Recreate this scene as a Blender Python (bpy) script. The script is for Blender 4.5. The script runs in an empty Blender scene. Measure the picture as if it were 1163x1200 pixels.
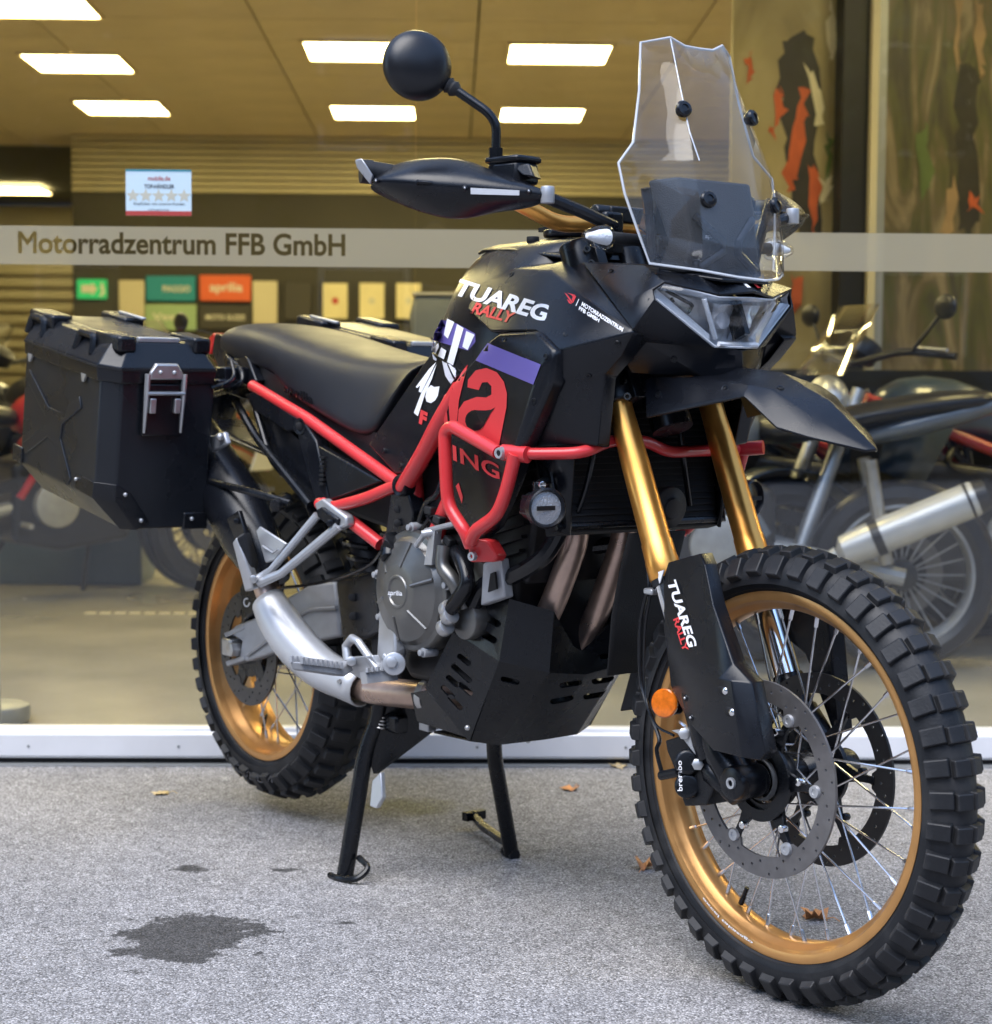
import bpy, bmesh, math, random
from mathutils import Vector, Matrix
from mathutils.bvhtree import BVHTree
from mathutils.geometry import tessellate_polygon
random.seed(7)
R = math.radians
sc = bpy.context.scene
COL = sc.collection

# ---------------------------------------------------------------- camera
FPX, W0, H0 = 2176.75, 1163.0, 1200.0
CAM = Vector((3.51388, -2.04412, 0.93276))
CR = Vector((0.59759, 0.80177, 0.00681)); CU = Vector((-0.05667, 0.03376, 0.99782)); CF = Vector((-0.79980, 0.59667, -0.06561))
cd = bpy.data.cameras.new('camera'); co = bpy.data.objects.new('camera', cd); COL.objects.link(co)
m = Matrix((CR, CU, -CF)).transposed().to_4x4(); m.translation = CAM
co.matrix_world = m
cd.sensor_fit = 'HORIZONTAL'; cd.sensor_width = 36; cd.lens = 36 * FPX / W0
cd.clip_start = 0.05; cd.clip_end = 2000
cd.dof.use_dof = True; cd.dof.focus_distance = 2.95; cd.dof.aperture_fstop = 6.3
sc.camera = co

# ---------------------------------------------------------------- light
SUN_EL, SUN_AZ = R(62), R(-75)          # azimuth measured from +X towards +Y
wd_ = bpy.data.worlds.new('World'); sc.world = wd_; wd_.use_nodes = True
nt = wd_.node_tree; bg = nt.nodes['Background']
sky = nt.nodes.new('ShaderNodeTexSky'); sky.sky_type = 'NISHITA'; sky.sun_disc = False
sky.sun_elevation = SUN_EL; sky.sun_rotation = math.pi / 2 - SUN_AZ
sky.air_density = 1.0; sky.dust_density = 0.6; sky.ozone_density = 1.4
nt.links.new(sky.outputs[0], bg.inputs[0]); bg.inputs[1].default_value = 0.15
sd = bpy.data.lights.new('sun', 'SUN'); sd.energy = 1.5; sd.angle = R(50); sd.color = (1, .97, .93)
so = bpy.data.objects.new('sun', sd); COL.objects.link(so)
sv = Vector((math.cos(SUN_EL) * math.cos(SUN_AZ), math.cos(SUN_EL) * math.sin(SUN_AZ), math.sin(SUN_EL)))
so.rotation_euler = sv.to_track_quat('Z', 'Y').to_euler(); so.location = sv * 30
sc.view_settings.view_transform = 'Standard'; sc.view_settings.look = 'None'
sc.view_settings.gamma = 1; sc.view_settings.exposure = 1.6
sc.cycles.use_denoising = True
sc.cycles.max_bounces = 10; sc.cycles.transparent_max_bounces = 24; sc.cycles.sample_clamp_indirect = 6
sc.cycles.caustics_reflective = False; sc.cycles.caustics_refractive = False

# ---------------------------------------------------------------- pixel -> place
def ray(px, py): return CF + CR * ((px - W0 / 2) / FPX) - CU * ((py - H0 / 2) / FPX)
def P(px, py, y):                       # point seen at a pixel on the plane Y = y of the motorcycle
    d = ray(px, py); return CAM + d * ((y - CAM.y) / d.y)
def PX(px, py, x):
    d = ray(px, py); return CAM + d * ((x - CAM.x) / d.x)
SHOP = Matrix.Translation((-0.8567, -0.3087, 0)) @ Matrix.Rotation(R(54.65), 4, 'Z')   # x along the shop front, y into the shop
SHI = SHOP.inverted(); SCAM = SHI @ CAM; SR = SHI.to_3x3()
def SP(px, py, v):                      # point in shop axes on the plane y = v
    d = SR @ ray(px, py); return SCAM + d * ((v - SCAM.y) / d.y)
def SZ(px, py, z):
    d = SR @ ray(px, py); return SCAM + d * ((z - SCAM.z) / d.z)
def GZ(px, py, z=0.0):
    d = ray(px, py); return CAM + d * ((z - CAM.z) / d.z)

# ---------------------------------------------------------------- geometry: every builder returns (verts, faces)
def V(*a): return Vector(a)
def merge(*gs):
    v, f = [], []
    for g in gs:
        o = len(v); v += [Vector(p) for p in g[0]]; f += [tuple(i + o for i in q) for q in g[1]]
    return v, f
def xf(g, M): return [M @ Vector(p) for p in g[0]], g[1]
def mv(g, d): return [Vector(p) + Vector(d) for p in g[0]], g[1]
def mir(g): return [Vector((p[0], -p[1], p[2])) for p in g[0]], [tuple(reversed(q)) for q in g[1]]
def both(g): return merge(g, mir(g))
def box(c, s, M=None):
    c = Vector(c); x, y, z = s[0] / 2, s[1] / 2, s[2] / 2
    v = [Vector(p) for p in ((-x, -y, -z), (x, -y, -z), (x, y, -z), (-x, y, -z), (-x, -y, z), (x, -y, z), (x, y, z), (-x, y, z))]
    if M: v = [M @ p for p in v]
    return [p + c for p in v], [(0, 3, 2, 1), (4, 5, 6, 7), (0, 1, 5, 4), (1, 2, 6, 5), (2, 3, 7, 6), (3, 0, 4, 7)]
def bx(x0, x1, y0, y1, z0, z1): return box(((x0 + x1) / 2, (y0 + y1) / 2, (z0 + z1) / 2), (x1 - x0, y1 - y0, z1 - z0))
def frame(d):
    d = d.normalized(); a = Vector((0, 0, 1)) if abs(d.z) < .9 else Vector((1, 0, 0))
    s = a.cross(d).normalized(); return s, d.cross(s)
def tube(pts, r, n=12, closed=False, cap=True, flat=None):
    pts = [Vector(p) for p in pts]; N = len(pts); rs = r if isinstance(r, (list, tuple)) else [r] * N
    v, f = [], []; s = None
    for i, p in enumerate(pts):
        if closed: t = (pts[(i + 1) % N] - pts[i - 1])
        else: t = pts[min(i + 1, N - 1)] - pts[max(i - 1, 0)]
        t.normalize()
        if s is None: s, b = frame(t)
        else:
            s = (s - t * s.dot(t)).normalized(); b = t.cross(s)
        for k in range(n):
            a = 2 * math.pi * k / n
            v.append(p + (s * math.cos(a) + b * math.sin(a) * (flat or 1)) * rs[i])
    for i in range(N if closed else N - 1):
        j = (i + 1) % N
        for k in range(n):
            k2 = (k + 1) % n; f.append((i * n + k, i * n + k2, j * n + k2, j * n + k))
    if cap and not closed: f += [tuple(range(n - 1, -1, -1)), tuple((N - 1) * n + k for k in range(n))]
    return v, f
def fil(pts, rad, k=5, closed=False):   # round the corners of a polyline
    pts = [Vector(p) for p in pts]; N = len(pts); out = []
    for i, p in enumerate(pts):
        if not closed and i in (0, N - 1): out.append(p); continue
        a = pts[i - 1] - p; b = pts[(i + 1) % N] - p; r = min(rad, a.length * .48, b.length * .48)
        A = p + a.normalized() * r; B = p + b.normalized() * r
        for j in range(k + 1):
            t = j / k; out.append(A * (1 - t) ** 2 + p * 2 * t * (1 - t) + B * t * t)
    return out
def crv(pts, k=6):                      # Catmull-Rom through the points
    pts = [Vector(p) for p in pts]; q = [pts[0] * 2 - pts[1]] + pts + [pts[-1] * 2 - pts[-2]]; out = []
    for i in range(1, len(q) - 2):
        a, b, c, d = q[i - 1:i + 3]
        for j in range(k):
            t = j / k
            out.append(.5 * (2 * b + (c - a) * t + (2 * a - 5 * b + 4 * c - d) * t * t + (3 * b - a - 3 * c + d) * t ** 3))
    return out + [pts[-1]]
def lathe(prof, o=(0, 0, 0), ax=(0, 1, 0), n=48, loop=False):    # prof: (along, radius)
    o = Vector(o); ax = Vector(ax).normalized(); s, b = frame(ax); v, f = [], []; m_ = len(prof)
    for k in range(n):
        a = 2 * math.pi * k / n; d = s * math.cos(a) + b * math.sin(a)
        for h, r in prof: v.append(o + ax * h + d * r)
    for k in range(n):
        k2 = (k + 1) % n
        for i in range(m_ if loop else m_ - 1):
            j = (i + 1) % m_; f.append((k * m_ + i, k * m_ + j, k2 * m_ + j, k2 * m_ + i))
    return v, f
def cyl(a, b, r, n=16, r2=None):
    a, b = Vector(a), Vector(b); return tube([a, b], [r, r if r2 is None else r2], n)
def rcyl(a, b, r, n=24, e=.12):         # cylinder with softened rims
    a, b = Vector(a), Vector(b); L = (b - a).length; e = min(e * r, L * .3)
    return lathe([(0, 0), (0, r - e), (e * .3, r - e * .3), (e, r), (L - e, r), (L - e * .3, r - e * .3), (L, r - e), (L, 0)], a, b - a, n)
def loft(rings, cap=True, closed=True):
    n = len(rings[0]); v = [Vector(p) for r in rings for p in r]; f = []
    for i in range(len(rings) - 1):
        for k in range(n if closed else n - 1):
            k2 = (k + 1) % n; f.append((i * n + k, i * n + k2, (i + 1) * n + k2, (i + 1) * n + k))
    if cap: f += [tuple(range(n - 1, -1, -1)), tuple((len(rings) - 1) * n + k for k in range(n))]
    return v, f
def prism(poly, vec):
    vec = Vector(vec); p = [Vector(q) for q in poly]; return loft([p, [q + vec for q in p]])
def slab(vs, fs, dv=(0, .02, 0)):       # open sheet given an inner copy and closed round its border
    vs = [Vector(q) for q in vs]; dv = Vector(dv); n = len(vs); e = {}
    for q in fs:
        for i in range(len(q)): e[(q[i], q[(i + 1) % len(q)])] = 1
    f = [tuple(q) for q in fs] + [tuple(n + i for i in reversed(q)) for q in fs]
    f += [(b, a, n + a, n + b) for a, b in e if (b, a) not in e]
    return vs + [q + dv for q in vs], f
def ball(c, r, n=16, m_=10, sc_=(1, 1, 1)):
    c = Vector(c); pr = [(-math.cos(math.pi * i / m_) * r, math.sin(math.pi * i / m_) * r) for i in range(m_ + 1)]
    g = lathe(pr, (0, 0, 0), (0, 0, 1), n); return [Vector((p.x * sc_[0], p.y * sc_[1], p.z * sc_[2])) + c for p in g[0]], g[1]
def grab(ob):                            # geometry of an object that is not linked to the scene
    COL.objects.link(ob); dg = bpy.context.evaluated_depsgraph_get(); dg.update(); e = ob.evaluated_get(dg); me = e.to_mesh()
    g = ([v.co.copy() for v in me.vertices], [tuple(p.vertices) for p in me.polygons]); e.to_mesh_clear()
    d = ob.data; bpy.data.objects.remove(ob); return g
def flat(outer, holes=(), t=.004, axes='XZ'):
    cu = bpy.data.curves.new('shape', 'CURVE'); cu.dimensions = '2D'; cu.fill_mode = 'BOTH'; cu.extrude = t / 2
    for pl in [outer] + list(holes):
        s = cu.splines.new('POLY'); s.points.add(len(pl) - 1)
        for q, p in zip(s.points, pl): q.co = (p[0], p[1], 0, 1)
        s.use_cyclic_u = True
    g = grab(bpy.data.objects.new('shape', cu))
    if axes == 'XZ': g = ([Vector((p.x, -p.z, p.y)) for p in g[0]], g[1])
    return g
def circ(cx, cy, r, n=12, a0=0): return [(cx + r * math.cos(a0 + 2 * math.pi * k / n), cy + r * math.sin(a0 + 2 * math.pi * k / n)) for k in range(n)]
def textgeo(body, bold=.0, extrude=0.0, norm=True, spacing=1.0):
    cu = bpy.data.curves.new('text', 'FONT'); cu.body = body; cu.size = 1; cu.offset = bold; cu.extrude = extrude; cu.resolution_u = 4; cu.space_character = spacing
    v, f = grab(bpy.data.objects.new('text', cu))
    if norm:
        x0 = min(p.x for p in v); x1 = max(p.x for p in v); y0 = min(p.y for p in v); y1 = max(p.y for p in v)
        v = [Vector(((p.x - x0) / (x1 - x0), (p.y - y0) / (y1 - y0), p.z)) for p in v]
    return v, f

# ---------------------------------------------------------------- materials
MATS = {}
def mat(name, col=(.5, .5, .5), rough=.5, metal=0.0, var=0.0, scale=40.0, bump=0.0, bscale=None, coat=0.0, emit=None, es=0.0, spec=.5, rvar=0.0, trans=0.0, ior=1.45, dirt=0.0):
    m_ = bpy.data.materials.new(name); m_.use_nodes = True; n = m_.node_tree.nodes; l = m_.node_tree.links; b = n['Principled BSDF']
    b.inputs['Base Color'].default_value = (*col, 1); b.inputs['Roughness'].default_value = rough; b.inputs['Metallic'].default_value = metal
    b.inputs['Specular IOR Level'].default_value = spec; b.inputs['Coat Weight'].default_value = coat; b.inputs['IOR'].default_value = ior
    b.inputs['Transmission Weight'].default_value = trans
    if emit: b.inputs['Emission Color'].default_value = (*emit, 1); b.inputs['Emission Strength'].default_value = es
    if var or rvar or bump or dirt:
        tc = n.new('ShaderNodeTexCoord'); no = n.new('ShaderNodeTexNoise'); no.inputs['Scale'].default_value = scale; no.inputs['Detail'].default_value = 6
        l.new(tc.outputs['Object'], no.inputs['Vector'])
        if var or dirt:
            mp = n.new('ShaderNodeMapRange'); mp.inputs[1].default_value = .3; mp.inputs[2].default_value = .7
            mp.inputs[3].default_value = 1 - var; mp.inputs[4].default_value = 1 + var; l.new(no.outputs[0], mp.inputs[0])
            mx = n.new('ShaderNodeVectorMath'); mx.operation = 'SCALE'; mx.inputs[0].default_value = col; l.new(mp.outputs[0], mx.inputs['Scale'])
            src = mx.outputs[0]
            if dirt:
                n2 = n.new('ShaderNodeTexNoise'); n2.inputs['Scale'].default_value = 9; n2.inputs['Detail'].default_value = 8; l.new(tc.outputs['Object'], n2.inputs['Vector'])
                m2 = n.new('ShaderNodeMapRange'); m2.inputs[1].default_value = .5; m2.inputs[2].default_value = .75; m2.inputs[4].default_value = dirt; l.new(n2.outputs[0], m2.inputs[0])
                mc = n.new('ShaderNodeMixRGB'); mc.inputs[2].default_value = (.16, .15, .14, 1); l.new(m2.outputs[0], mc.inputs[0]); l.new(src, mc.inputs[1]); src = mc.outputs[0]
            l.new(src, b.inputs['Base Color'])
        if rvar:
            mr = n.new('ShaderNodeMapRange'); mr.inputs[1].default_value = .3; mr.inputs[2].default_value = .7
            mr.inputs[3].default_value = max(0, rough - rvar); mr.inputs[4].default_value = rough + rvar; l.new(no.outputs[0], mr.inputs[0]); l.new(mr.outputs[0], b.inputs['Roughness'])
        if bump:
            nb = n.new('ShaderNodeTexNoise'); nb.inputs['Scale'].default_value = bscale or scale * 8; nb.inputs['Detail'].default_value = 3; l.new(tc.outputs['Object'], nb.inputs['Vector'])
            bp = n.new('ShaderNodeBump'); bp.inputs['Strength'].default_value = bump; bp.inputs['Distance'].default_value = .002; l.new(nb.outputs[0], bp.inputs['Height']); l.new(bp.outputs[0], b.inputs['Normal'])
    MATS[name] = m_; return m_
def thin_glass(name, tint=(1, 1, 1), ior=1.5, rough=0.0, haze=0.0, hcol=(.8, .85, .9)):
    m_ = bpy.data.materials.new(name); m_.use_nodes = True; n = m_.node_tree.nodes; l = m_.node_tree.links; n.remove(n['Principled BSDF'])
    t = n.new('ShaderNodeBsdfTransparent'); t.inputs[0].default_value = (*tint, 1); g = n.new('ShaderNodeBsdfGlossy'); g.inputs['Roughness'].default_value = rough; g.inputs[0].default_value = (1, 1, 1, 1)
    ge = n.new('ShaderNodeNewGeometry'); dt = n.new('ShaderNodeVectorMath'); dt.operation = 'DOT_PRODUCT'; l.new(ge.outputs['Normal'], dt.inputs[0]); l.new(ge.outputs['Incoming'], dt.inputs[1])
    def mth(op, a, b_=0.0):
        q = n.new('ShaderNodeMath'); q.operation = op
        for i, v in enumerate((a, b_)):
            if isinstance(v, float): q.inputs[i].default_value = v
            else: l.new(v, q.inputs[i])
        return q.outputs[0]
    f0 = ((ior - 1) / (ior + 1)) ** 2; pw = mth('POWER', mth('SUBTRACT', 1.0, mth('ABSOLUTE', dt.outputs['Value'])), 5.0)
    fr = mth('ADD', mth('MULTIPLY', pw, 1.0 - f0), f0); mx = n.new('ShaderNodeMixShader'); l.new(fr, mx.inputs[0])
    base = t.outputs[0]
    if haze:
        d = n.new('ShaderNodeBsdfDiffuse'); d.inputs[0].default_value = (*hcol, 1)
        if name == 'frost':
            tr = n.new('ShaderNodeBsdfTranslucent'); tr.inputs[0].default_value = (*hcol, 1); md_ = n.new('ShaderNodeMixShader'); md_.inputs[0].default_value = .62; l.new(d.outputs[0], md_.inputs[1]); l.new(tr.outputs[0], md_.inputs[2]); d = md_
        m2 = n.new('ShaderNodeMixShader'); m2.inputs[0].default_value = haze
        l.new(t.outputs[0], m2.inputs[1]); l.new(d.outputs[0], m2.inputs[2]); base = m2.outputs[0]
    l.new(base, mx.inputs[1]); l.new(g.outputs[0], mx.inputs[2]); l.new(mx.outputs[0], n['Material Output'].inputs[0]); MATS[name] = m_; return m_

mat('plastic', (.0065, .0075, .0105), .25, spec=.40, var=.15, scale=14, bump=.12, bscale=900, rvar=.10)
mat('plastic_gloss', (.007, .0075, .0095), .24, spec=.45, var=.1, scale=12, rvar=.05, bump=.03, bscale=60)
mat('pannier', (.0075, .0085, .011), .26, spec=.45, metal=.0, var=.15, scale=10, bump=.10, bscale=500, rvar=.07)
mat('pannier_alu', (.012, .014, .018), .30, metal=.15, var=.15, scale=8, bump=.08, bscale=420, rvar=.08)
mat('seat', (.010, .011, .015), .40, spec=.45, var=.12, scale=10, bump=.25, bscale=700, rvar=.05)
mat('rubber', (.010, .011, .0135), .55, spec=.45, var=.25, scale=18, bump=.2, bscale=300, rvar=.08, dirt=.22)
mat('gold', (.90, .42, .095), .33, metal=.9, var=.06, scale=20, rvar=.05)
mat('rim_gold', (.60, .315, .115), .34, metal=.75, var=.07, scale=25, rvar=.06)
mat('red', (.62, .036, .040), .33, var=.05, scale=20, coat=.35, rvar=.05)
mat('silver', (.46, .47, .49), .36, metal=.6, var=.06, scale=40, bump=.05, bscale=500, rvar=.06)
mat('cast', (.36, .37, .39), .42, metal=.35, var=.1, scale=30, bump=.15, bscale=600, rvar=.06)
mat('clutch', (.17, .167, .16), .34, metal=.75, var=.1, scale=20, bump=.12, bscale=700, rvar=.06)
mat('shield', (.50, .51, .53), .36, metal=.35, var=.06, scale=14, rvar=.06)
mat('steel', (.50, .50, .50), .36, metal=.8, var=.08, scale=30, rvar=.06)
mat('pipe', (.52, .38, .31), .33, metal=.75, var=.25, scale=16, rvar=.1)
mat('chrome', (.85, .85, .86), .12, metal=1)
mat('spoke', (.72, .72, .74), .25, metal=1)
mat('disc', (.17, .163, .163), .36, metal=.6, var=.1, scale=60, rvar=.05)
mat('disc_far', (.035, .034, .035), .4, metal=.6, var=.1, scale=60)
mat('black_metal', (.0065, .0075, .010), .27, metal=.2, var=.1, scale=25, bump=.06, bscale=500, rvar=.05)
mat('engine', (.022, .022, .024), .5, metal=.3, var=.2, scale=25, bump=.1, bscale=300)
mat('white', (.82, .82, .84), .4)
mat('decal_red', (.66, .045, .050), .4)
mat('purple', (.12, .095, .33), .4)
mat('greylt', (.50, .50, .55), .4)
mat('orange_lens', (.62, .14, .008), .2, var=.25, scale=120, bump=.3, bscale=300, coat=.8)
mat('lens_red', (.5, .02, .02), .15, coat=.5)
mat('mirror_black', (.008, .0085, .011), .34, var=.1, scale=12, bump=.05, bscale=700)
mat('clear_hard', (.85, .88, .92), .08, trans=.75, ior=1.45)
mat('reflect_white', (.55, .56, .58), .35, bump=.3, bscale=900)
mat('black_hole', (.004, .004, .005), .6)
mat('dark_fin', (.008, .008, .009), .75, bump=.6, bscale=450)
mat('green', (.02, .28, .07), .4)
mat('yellow', (.6, .42, .02), .4)
thin_glass('screen', (.98, .985, .99), 1.34, .02, haze=.014, hcol=(.8, .84, .9))
thin_glass('lens', (.96, .97, .98), 1.45, .02)
thin_glass('edge', (.8, .82, .85), 1.5, .1, haze=.55, hcol=(.85, .88, .92))

# ---------------------------------------------------------------- object helpers
def mk(name, g, m_, parent=None, bevel=0.0, seg=2, sub=0, solid=0.0, ang=35, crease=None, weld=True):
    me = bpy.data.meshes.new(name); bm = bmesh.new()
    vs = [bm.verts.new(p) for p in g[0]]
    for q in g[1]:
        q2 = list(dict.fromkeys(q))
        if len(q2) < 3: continue
        try: bm.faces.new([vs[i] for i in q2])
        except ValueError: pass
    if weld: bmesh.ops.remove_doubles(bm, verts=bm.verts, dist=1e-5)
    bmesh.ops.recalc_face_normals(bm, faces=bm.faces)
    bm.to_mesh(me); bm.free()
    for p in me.polygons: p.use_smooth = True
    if not sub: me.set_sharp_from_angle(angle=R(ang))
    if m_: me.materials.append(MATS[m_] if isinstance(m_, str) else m_)
    o = bpy.data.objects.new(name, me); COL.objects.link(o)
    if parent: o.parent = parent
    if solid: md = o.modifiers.new('solid', 'SOLIDIFY'); md.thickness = solid; md.offset = 0
    if bevel: md = o.modifiers.new('bevel', 'BEVEL'); md.width = bevel; md.segments = seg; md.limit_method = 'ANGLE'; md.angle_limit = R(22); md.harden_normals = False
    if sub: md = o.modifiers.new('sub', 'SUBSURF'); md.levels = sub; md.render_levels = sub
    return o
def tag(o, label, cat, group=None, kind=None):
    o['label'] = label; o['category'] = cat
    if group: o['group'] = group
    if kind: o['kind'] = kind
    return o
def struct(o): o['kind'] = 'structure'; return o
def empty(name, loc=(0, 0, 0), parent=None, M=None):
    o = bpy.data.objects.new(name, None); COL.objects.link(o); o.empty_display_size = .1
    if parent: o.parent = parent
    if M: o.matrix_world = M
    else: o.location = loc
    return o
def inst(name, src, parent, M):
    o = bpy.data.objects.new(name, src); COL.objects.link(o); o.parent = parent; o.matrix_local = M; return o
def bvh(*obs):
    dg = bpy.context.evaluated_depsgraph_get(); dg.update(); V_, F_ = [], []
    for o in obs:
        e = o.evaluated_get(dg); me = e.to_mesh(); k = len(V_)
        V_ += [o.matrix_world @ v.co for v in me.vertices]; F_ += [tuple(i + k for i in p.vertices) for p in me.polygons]; e.to_mesh_clear()
    return BVHTree.FromPolygons(V_, F_)
def decal(name, g2, m_, parent, tree, y0, off=.0012, step=5.0):
    """flat print given in photo pixels, laid on the panel it is printed on"""
    bm = bmesh.new(); vs = [bm.verts.new((p[0], p[1], 0)) for p in g2[0]]
    for q in g2[1]:
        try: bm.faces.new([vs[i] for i in q])
        except ValueError: pass
    bmesh.ops.triangulate(bm, faces=bm.faces)
    xs = [v.co.x for v in bm.verts]; ys = [v.co.y for v in bm.verts]
    for ax, lo, hi in ((0, min(xs), max(xs)), (1, min(ys), max(ys))):
        k = lo + step
        while k < hi:
            n_ = Vector((1, 0, 0)) if ax == 0 else Vector((0, 1, 0))
            bmesh.ops.bisect_plane(bm, geom=bm.verts[:] + bm.edges[:] + bm.faces[:], plane_co=n_ * k, plane_no=n_); k += step
    last = y0
    for v in bm.verts:
        d = ray(v.co.x, v.co.y).normalized(); h, nn, i, t = tree.ray_cast(CAM, d)
        if h is None or abs(h.y - y0) > .12: h = P(v.co.x, v.co.y, last); nn = Vector((0, -1, 0))
        else: last = h.y
        if nn.dot(d) > 0: nn = -nn
        v.co = h + nn * off
    g = ([v.co.copy() for v in bm.verts], [tuple(x.index for x in f.verts) for f in bm.faces]); bm.verts.index_update()
    g = ([v.co.copy() for v in bm.verts], [tuple(x.index for x in f.verts) for f in bm.faces]); bm.free()
    o = mk(name, g, m_, parent, weld=False)
    return o
def pxtext(body, A, B, C, bold=.02, spacing=1.0):
    v, f = textgeo(body, bold, spacing=spacing); A, B, C = Vector(A), Vector(B), Vector(C)
    return [A + (B - A) * p.x + (C - A) * p.y for p in v], f
def pxpoly(*pls):
    v, f = [], []
    for pl in pls:
        k = len(v); pts = [Vector((*p, 0)) for p in pl]; f += [tuple(k + i for i in t) for t in tessellate_polygon([pts])]; v += pts
    return v, f

# ================================================================ ground
def nodes(name):
    m_ = bpy.data.materials.new(name); m_.use_nodes = True; MATS[name] = m_
    return m_, m_.node_tree.nodes, m_.node_tree.links, m_.node_tree.nodes['Principled BSDF']
m_, n, l, b = nodes('asphalt')
tc = n.new('ShaderNodeTexCoord'); src = tc.outputs['Object']
def noise(sc_, det=4, rough=.6, vec=None):
    q = n.new('ShaderNodeTexNoise'); q.inputs['Scale'].default_value = sc_; q.inputs['Detail'].default_value = det; q.inputs['Roughness'].default_value = rough
    l.new(vec or src, q.inputs['Vector']); return q.outputs[0]
def rng(v, a, b_, c, d):
    q = n.new('ShaderNodeMapRange'); q.inputs[1].default_value = a; q.inputs[2].default_value = b_; q.inputs[3].default_value = c; q.inputs[4].default_value = d; l.new(v, q.inputs[0]); return q.outputs[0]
def math_(op, a, b_):
    q = n.new('ShaderNodeMath'); q.operation = op
    for i, v in enumerate((a, b_)):
        if isinstance(v, (int, float)): q.inputs[i].default_value = v
        else: l.new(v, q.inputs[i])
    return q.outputs[0]
vo = n.new('ShaderNodeTexVoronoi'); vo.inputs['Scale'].default_value = 330; vo.inputs['Randomness'].default_value = 1; l.new(src, vo.inputs['Vector'])
sep = n.new('ShaderNodeSeparateColor'); l.new(vo.outputs['Color'], sep.inputs[0])
cr = n.new('ShaderNodeValToRGB'); e = cr.color_ramp.elements; e[0].position = 0; e[0].color = (.095, .093, .094, 1); e[1].position = 1; e[1].color = (.62, .60, .605, 1)
for p_, c_ in ((.25, (.235, .23, .233)), (.62, (.335, .327, .331)), (.86, (.44, .43, .432))): q = e.new(p_); q.color = (*c_, 1)
l.new(sep.outputs[0], cr.inputs[0])
gap = rng(vo.outputs['Distance'], .35, .75, 1.0, .55)
big = rng(noise(2.2, 5), .3, .7, .84, 1.14); mid = rng(noise(26, 4), .3, .7, .80, 1.18)
def stain(c_, rx, ry, rot, lo, hi, amp, sc_):
    mp = n.new('ShaderNodeMapping'); mp.vector_type = 'TEXTURE'; mp.inputs['Location'].default_value = (c_[0], c_[1], 0); mp.inputs['Rotation'].default_value = (0, 0, rot); mp.inputs['Scale'].default_value = (rx, ry, 1); l.new(src, mp.inputs[0])
    le = n.new('ShaderNodeVectorMath'); le.operation = 'LENGTH'; l.new(mp.outputs[0], le.inputs[0])
    d = math_('ADD', le.outputs['Value'], rng(noise(sc_, 6, .7), .2, .8, -amp, amp)); return rng(d, lo, hi, 1.0, 0.0)
SR_ = R(54.65)
s1 = stain((.715, -.600), .140, .165, SR_, .76, .92, .75, 14); s2 = stain((.309, -.391), .045, .030, SR_, .6, 1.0, .9, 30); s3 = stain((.428, -.245), .030, .016, SR_, .6, 1.0, .9, 30)
s5 = stain((.80, -.34), .022, .012, SR_, .5, 1.0, .9, 30)
dk = math_('MAXIMUM', math_('MAXIMUM', s1, s2), math_('MAXIMUM', s3, s5)); s4 = stain((.10, .25), .16, .10, SR_, .3, 1.1, .7, 14)
tot = math_('MULTIPLY', math_('MULTIPLY', big, mid), gap); tot = math_('MULTIPLY', tot, rng(dk, 0, 1, 1.0, .24))
sc2 = n.new('ShaderNodeVectorMath'); sc2.operation = 'SCALE'; l.new(cr.outputs[0], sc2.inputs[0]); l.new(tot, sc2.inputs['Scale'])
mo = n.new('ShaderNodeMixRGB'); mo.blend_type = 'MULTIPLY'; mo.inputs[2].default_value = (.74, .72, .50, 1); l.new(s4, mo.inputs[0]); l.new(sc2.outputs[0], mo.inputs[1]); l.new(mo.outputs[0], b.inputs['Base Color'])
b.inputs['Roughness'].default_value = .85; b.inputs['Specular IOR Level'].default_value = .35
bp_ = n.new('ShaderNodeBump'); bp_.inputs['Strength'].default_value = .45; bp_.inputs['Distance'].default_value = .004; l.new(math_('ADD', rng(vo.outputs['Distance'], 0, .8, 1, 0), noise(60, 4)), bp_.inputs['Height']); l.new(bp_.outputs[0], b.inputs['Normal'])
struct(mk('ground', ([V(-150, -150, 0), V(150, -150, 0), V(150, 150, 0), V(-150, 150, 0)], [(0, 1, 2, 3)]), 'asphalt'))

# ================================================================ showroom (axes: x along the front, y inwards)
mat('alu', (.74, .75, .78), .38, metal=.1, var=.06, scale=6, bump=.04, bscale=60, rvar=.06)
mat('alu_dark', (.30, .31, .31), .45, metal=.4, var=.06, scale=6)
mat('gap_black', (.006, .006, .007), .7)
mat('shop_floor', (.33, .31, .26), .22, var=.07, scale=1.6, rvar=.08, bump=.02, bscale=30)
mat('ceiling_tile', (.72, .60, .42), .85, var=.06, scale=3)
mat('cream', (.60, .54, .38), .7, var=.05, scale=2)
mat('slat', (.52, .46, .30), .6, var=.06, scale=3)
mat('dark_wall', (.050, .045, .032), .7, var=.1, scale=1.5)
mat('lamp', (1, .9, .6), .5, emit=(1, .82, .36), es=9.5)
mat('poster_cream', (.72, .64, .38), .6, var=.05, scale=8)
mat('poster_dark', (.05, .045, .035), .5)
mat('teal', (.02, .26, .33), .5); mat('orange', (.72, .13, .04), .5); mat('mint', (.32, .46, .25), .5); mat('exit_green', (.02, .22, .06), .5, emit=(.02, .4, .1), es=.35)
mat('cream_letter', (.75, .72, .6), .5)
mat('sticker', (.60, .74, .80), .45); mat('sticker_red', (.45, .06, .05), .45); mat('ink', (.05, .055, .07), .5); mat('star', (.55, .53, .42), .5)
thin_glass('window', (.96, .97, .965), 1.5, 0.0)
thin_glass('frost', (.42, .42, .39), 1.5, .35, haze=.52, hcol=(.72, .71, .64))
mat('column', (.010, .010, .010), .5)
def sh(name, g, m_, parent=None, **k):
    o = mk(name, g, m_, parent, **k)
    if not parent: o.matrix_world = SHOP
    return o
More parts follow.
